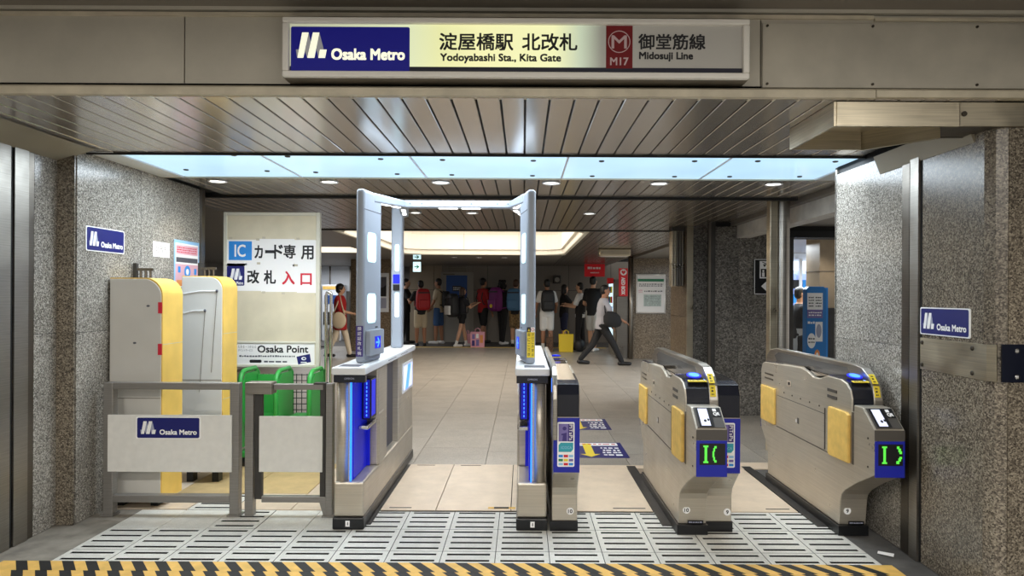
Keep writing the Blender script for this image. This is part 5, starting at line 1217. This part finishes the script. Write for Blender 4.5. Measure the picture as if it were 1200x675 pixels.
    # arms: (swing forward, out, elbow) left, right
    for sx, (sw, ou, el) in zip((-1, 1), arms):
        inn = .0
        s0 = Vector((sx * .098 * h * bw, L(.28) * h, pz + .278 * h))
        d = Vector((sx * sd(ou), sd(sw) * cd(ou), -cd(sw) * cd(ou))); e0 = s0 + d * .172 * h
        d2 = Vector((sx * sd(ou) * .25 - (sx * .25 if el > 55 else 0), sd(sw + el), -cd(sw + el))).normalized(); w0 = e0 + d2 * .148 * h
        body.cap(s0, e0, .030 * h * bw, .024 * h, 10); body.cap(e0, w0, .025 * h, .016 * h, 10)
        pc = w0 + d2 * .030 * h; body.ell(pc, (.020 * h, .020 * h, .020 * h), 8, 6)
        side = d2.cross(Vector((0, 0, 1)) if abs(d2.z) < .9 else Vector((0, 1, 0))).normalized(); nrm = side.cross(d2).normalized()
        for f_, ln in zip((-1.5, -.5, .5, 1.5), (.036, .042, .040, .032)):
            b_ = pc + side * f_ * .0085 * h + d2 * .012 * h; m_ = b_ + d2 * ln * .55 * h; e_ = m_ + (d2 * .8 - nrm * .5).normalized() * ln * .5 * h
            ex.cap(b_, m_, .0052 * h, .005 * h, 6, 0); ex.cap(m_, e_, .005 * h, .0042 * h, 6, 0)
        ex.cap(pc + side * sx * -.014 * h, pc + side * sx * -.030 * h + d2 * .022 * h, .0058 * h, .0048 * h, 6, 0)
        shirtm.cap(s0 - Vector((sx * .01 * h, 0, 0)), s0.lerp(e0, sleeve if sleeve <= 1 else 1), .041 * h * bw * loose, .037 * h * loose, 12)
        if sleeve > 1: shirtm.cap(e0, e0.lerp(w0, sleeve - 1), .034 * h, .028 * h, 12)
    soft('body', body, [skin, 'eye', 'lip'], t, vox, ex)
    soft('shirt', shirtm, [shirt], t, vox)
    soft('skirt' if skirt else ('trousers' if long else 'shorts'), pants, [bottom], t, vox)
    for sh_, sk_ in feet:
        soft('shoe', sh_, [shoes], t, vox * .8)
        if socks: soft('sock', sk_, [socks], t, vox * .8)
    hr_ = MB()
    hr_.ell(hp_((0, -.010 * h, .028 * h)), (.048 * h, .053 * h, .048 * h), 16, 12, rot=Rt); hr_.ell(hp_((0, -.022 * h, .002 * h)), (.047 * h, .040 * h, .048 * h), 14, 10, rot=Rt)
    if style == 'long':
        hr_.ell(hp_((0, -.030 * h, -.045 * h)), (.050 * h, .030 * h, .075 * h), 14, 10, rot=Rt)
        for sx in (-1, 1): hr_.ell(hp_((sx * .040 * h, -.004 * h, -.03 * h)), (.014 * h, .024 * h, .055 * h), 10, 8, rot=Rt)
    elif style == 'bob':
        hr_.ell(hp_((0, -.014 * h, .022 * h)), (.060 * h, .060 * h, .058 * h), 14, 10, rot=Rt); hr_.ell(hp_((0, -.026 * h, -.012 * h)), (.055 * h, .044 * h, .048 * h), 14, 10, rot=Rt)
    elif style == 'curly':
        rg_ = random.Random(5)
        for i in range(26): hr_.ell(hp_((rg_.uniform(-.05, .05) * h, rg_.uniform(-.06, .01) * h, rg_.uniform(-.06, .06) * h)), (.026 * h,) * 3, 8, 6)
    soft('hair', hr_, [hair], t, vox * .8)
    if mask: MB().ell(hp_((0, .040 * h, -.026 * h)), (.032 * h, .026 * h, .028 * h), 12, 8, rot=Rt).build('face_mask', 'mask_white', t, smooth=True, local=True)
    t['pz'] = pz
    return t
def pack(par, label, col, w=.32, hh=.50, d=.18, front=False, pocket=None, badge=False, lift=0.0):
    """rucksack worn by a person: body, lid, pocket and two shoulder straps"""
    H_pz = par['pz']; rz = par.rotation_euler.z
    t = thing('backpack', label, 'backpack', tuple(par.location), 'rucksacks of the queue', rz)
    s = 1 if front else -1; y0 = s * .145; z0 = H_pz + .05 + lift
    mb = MB(); pr = [(0, .62), (.06, .9), (.2, 1.0), (.6, 1.0), (.85, .92), (.96, .75), (1.0, .45)]
    vs = []; n = 20
    for f, k in pr:
        for j in range(n):
            a = 2 * PI * j / n; ca, sa = math.cos(a), math.sin(a)
            e = lambda q: math.copysign(abs(q) ** .55, q)
            vs.append((w / 2 * k * e(ca), y0 + s * d / 2 + d / 2 * k * e(sa), z0 + f * hh))
    mb.add(vs, [(i * n + j, i * n + (j + 1) % n, (i + 1) * n + (j + 1) % n, (i + 1) * n + j) for i in range(len(pr) - 1) for j in range(n)] + [tuple(range(n))[::-1], tuple((len(pr) - 1) * n + j for j in range(n))])
    mb.build('pack_body', col, t, smooth=True, local=True)
    MB().box(-w * .36, w * .36, y0 + s * d * .9, y0 + s * (d + .05), z0 + hh * .10, z0 + hh * .48).build('pocket', pocket or col, t, bevel=.02, seg=3, local=True)
    MB().box(-w * .40, w * .40, y0 + s * d * .15, y0 + s * (d + .015), z0 + hh * .78, z0 + hh * .84).build('lid_seam', 'pack_black', t, bevel=.006, local=True)
    for sx in (-1, 1):
        x_ = sx * w * .30; zs = H_pz + .56
        MB().tube([(x_, y0 + s * .02, z0 + hh * .9), (x_, y0 - s * .07, zs), (x_, -s * .03, zs + .01), (x_, -s * .115, zs - .07), (x_ * 1.1, -s * .15, zs - .22), (x_ * 1.25, -s * .10, z0 + .12), (x_ * 1.1, y0 + s * .02, z0 + .08)], .016, 8).build('strap', col, t, smooth=True, local=True)
    if badge: MB().tube([(.0, y0 + s * (d + .05), z0 + hh * .22), (.0, y0 + s * (d + .062), z0 + hh * .22)], .055, 14).build('badge', 'yellow_print', t, local=True)
    return t
X = lambda px, Y: (px - 613) * Y / 800.0
QG = 'travellers queueing in the background'
p = person('man in black T-shirt and black trousers at the left end of the queue', X(475.5, 20.2), 20.2, 1.93, -90, 'cloth_black', 'cloth_black', True, arms=((35, 12, 85), (30, 12, 95)), shoes='shoe_black', group=QG)
p = person('man in black shirt and beige shorts wearing a red backpack', X(493, 19.3), 19.3, 1.86, 25, 'cloth_black', 'cloth_beige', arms=((30, 15, 70), (20, 12, 60)), shoes='shoe_black', skin='skin_tan', group=QG)
pack(p, 'bright red rucksack on the man in beige shorts', 'pack_red', .40, .60, .20)
p = person('bearded man in beige T-shirt and denim shorts facing left', X(514, 20.2), 20.2, 1.94, 75, 'cloth_beige', 'cloth_denim', arms=((10, 10, 25), (15, 10, 35)), skin='skin_tan', group=QG)
pack(p, 'black rucksack worn by the man in denim shorts', 'pack_black', .34, .50, .20)
p = person('woman in dark T-shirt and black shorts facing right with a big rucksack', X(541.5, 19.15), 19.15, 1.69, -62, 'cloth_dark', 'cloth_black', legs=((14, 3), (-13, 4)), short=.42, arms=((35, 10, 80), (35, 10, 80)), hair='hair_brown', style='long', socks='cloth_white', female=True, group=QG)
pack(p, 'big black and white rucksack on the woman in black shorts', 'pack_black', .46, .66, .28, pocket='cloth_white', lift=-.08)
p = person('man in red T-shirt and black shorts behind the woman with big rucksack', X(566, 20.4), 20.4, 1.97, -50, 'cloth_red', 'cloth_black', legs=((12, 4), (-6, 14)), skin='skin_tan', shoes='shoe_black', group=QG)
pack(p, 'large black rucksack worn in front by the man in red', 'pack_black', .42, .62, .24, front=True)
p = person('person with curly black hair in black clothes wearing a purple backpack', X(589, 20.1), 20.1, 1.90, -45, 'cloth_black', 'cloth_black', True, style='curly', female=True, group=QG)
pack(p, 'purple rucksack with a yellow round badge', 'pack_purple', .42, .70, .26, badge=True, lift=-.06)
p = person('man in black T-shirt and leopard print shorts wearing a blue backpack', X(604.5, 19.25), 19.25, 1.90, -12, 'cloth_black', 'cloth_leopard', arms=((25, 8, 60), (30, 8, 60)), hair='hair_brown', socks='cloth_white', shoes='shoe_black', group=QG)
pack(p, 'slate blue rucksack on the man in leopard print shorts', 'pack_blue', .40, .62, .20, lift=-.02)
p = person('man in white T-shirt and white shorts wearing a black backpack', X(641, 18.0), 18.0, 1.88, 4, 'cloth_white', 'cloth_white', arms=((15, 14, 20), (20, 14, 40)), socks='cloth_white', shoes='shoe_white', skin='skin_tan', group=QG)
pack(p, 'black rucksack on the man dressed in white', 'pack_black', .36, .56, .18)
p = person('woman with long black hair in black top and navy shorts facing right', X(661, 18.9), 18.9, 1.76, -75, 'cloth_black', 'cloth_navy', arms=((55, 8, 40), (40, 8, 60)), style='long', female=True, group=QG)
p = person('person in black vest over white shirt facing left beside tall man', X(680, 18.2), 18.2, 1.80, 70, 'cloth_white', 'cloth_black', True, arms=((20, 8, 75), (30, 8, 70)), shoes='shoe_black', sleeve=.7, group=QG)
MB().rings([(0, .0, p['pz'] + .02, .175, .135), (0, 0, p['pz'] + .2, .165, .130), (0, 0, p['pz'] + .36, .19, .145), (0, 0, p['pz'] + .49, .15, .12)], caps=False).build('vest', 'cloth_black', p, smooth=True, local=True)
p = person('tall man in black T-shirt and light grey shorts behind the walking man', X(695, 17.8), 17.8, 1.96, -25, 'cloth_black', 'cloth_light_grey', arms=((10, 12, 60), (20, 12, 70)), legs=((8, 3), (-8, 3)), group=QG)
walker = person('walking man in grey short-sleeved shirt and black trousers striding right', X(705.5, 14.3), 14.3, 1.78, -90, 'cloth_grey', 'cloth_black', True, legs=((-24, 14), (31, 6)), arms=((8, 10, 28), (30, 12, 30)), shoes='shoe_black', skin='skin_tan', vox=.014, lean=.02, loose=1.06)
bg = thing('shoulder_bag', 'large black shoulder bag carried by the walking man', 'bag', (X(716, 14.3), 14.02, .78))
MB().rings([(X(716, 14.3), 14.0, .80, .09, .04), (X(716, 14.3), 14.0, .83, .16, .06), (X(716, 14.3), 14.0, .92, .19, .075), (X(715, 14.3), 14.0, 1.03, .17, .065), (X(714, 14.3), 14.0, 1.10, .11, .04), (X(713, 14.3), 14.0, 1.13, .05, .02)]).build('bag_body', 'cloth_black', bg, smooth=True)
MB().tube([(X(708, 14.3), 14.03, 1.06), (X(707, 14.3), 14.06, 1.22), (X(709, 14.3), 14.12, 1.36)], .014, 8).build('bag_strap', 'pack_black', bg, smooth=True)
wm = person('woman in loose red top and cream trousers walking right at the left', X(398.5, 15.7), 15.7, 1.72, -90, 'cloth_red_top', 'cloth_cream', True, legs=((17, 5), (-13, 12)), arms=((-4, 10, 20), (16, 8, 62)), style='bob', shoes='shoe_black', vox=.016, sleeve=.95, loose=1.16, hem=.14, female=True)
tb = thing('tote_bag', 'slouchy cream tote bag on the shoulder of the woman in red', 'bag', (X(401, 15.7), 15.44, .66))
MB().ell((X(401, 15.7), 15.42, .86), (.17, .055, .19), 16, 12).build('bag_body', 'cloth_tote', tb, smooth=True)
MB().tube([(X(394, 15.7), 15.42, .98), (X(399, 15.7), 15.46, 1.25), (X(400, 15.7), 15.56, 1.44), (X(404, 15.7), 15.46, 1.2), (X(408, 15.7), 15.42, .98)], .016, 8).build('bag_strap', 'cloth_tote', tb, smooth=True)
wb_ = tag(MB().rings([(X(390, 15.9), 15.98, .33, .12, .05), (X(390, 15.9), 15.98, .45, .16, .08), (X(390.5, 15.9), 15.98, .66, .13, .07), (X(391, 15.9), 15.98, .82, .05, .03)]).build('plastic_bag', 'paper', smooth=True), 'white plastic bag hanging behind the woman in red', 'bag')
sw_ = person('woman with face mask in black T-shirt and grey apron beside the blue kiosk', X(937, 10.2), 10.2, 1.60, -90, 'cloth_black', 'cloth_black', True, arms=((20, 8, 60), (15, 8, 60)), mask=True, shoes='shoe_black', vox=.016, female=True)
MB().rings([(0, .0, .52, .15, .125), (0, 0, .75, .15, .122), (0, .01, .98, .14, .115)], caps=False).build('apron', 'apron_grey', sw_, smooth=True, local=True)
# bags on the floor by the queue
def paper_bag(label, x, y, w, h, d, mt, handles='cloth_white', patches=None):
    t = thing('shopping_bag', label, 'bag', (x, y, 0), 'bags on the floor by the queue')
    MB().hexa([(x - w / 2, y - d / 2, 0), (x + w / 2, y - d / 2, 0), (x + w / 2, y + d / 2, 0), (x - w / 2, y + d / 2, 0), (x - w * .53, y - d * .4, h), (x + w * .53, y - d * .4, h), (x + w * .53, y + d * .4, h), (x - w * .53, y + d * .4, h)]).build('bag_body', mt, t, bevel=.012)
    for yy in (y - d * .35, y + d * .35): MB().tube([(x - w * .2, yy, h - .03), (x - w * .16, yy, h + .07), (x, yy, h + .10), (x + w * .16, yy, h + .07), (x + w * .2, yy, h - .03)], .009, 6).build('handle', handles, t)
    if patches:
        pl = plane((x - w / 2, y - d / 2 - .003, 0), (1, 0, 0), (0, 0, 1)); q = MB()
        for i, (a, b_, c, e_) in enumerate(patches): q.rect(pl, a * w, b_ * h, c * w, e_ * h, -.0, .006, i % 4)
        q.build('print', ['purple_print', 'white_print', 'orange_print', 'purple_deep'], t)
    return t
paper_bag('pink shopping bag with small picture panels at the feet of the queue', X(560, 18.95), 18.95, .38, .43, .16, 'bag_pink', 'bag_pink', [(.12, .55, .32, .85), (.4, .6, .58, .88), (.68, .3, .9, .8), (.1, .1, .3, .45), (.4, .1, .62, .5)])
paper_bag('plain pale pink small bag beside the bare-legged woman', X(548.5, 19.6), 19.6, .17, .34, .12, 'bag_pink', 'bag_pink')
paper_bag('bright yellow shopping bag on the floor beside the white shorts', X(663.5, 17.55), 17.55, .36, .46, .20, 'bag_yellow', 'bag_yellow')
paper_bag('dark patterned tote standing between the legs of the man in white', X(644.5, 17.6), 17.6, .17, .38, .12, 'cloth_pattern', 'cloth_pattern')
tag(MB().ell((X(679.5, 17.5), 17.5, .17), (.15, .12, .17), 12, 8).build('duffel_bag', 'pack_black', smooth=True), 'small black bag on the floor right of the yellow bag', 'bag')
finish_soft()
bpy.context.view_layer.update()
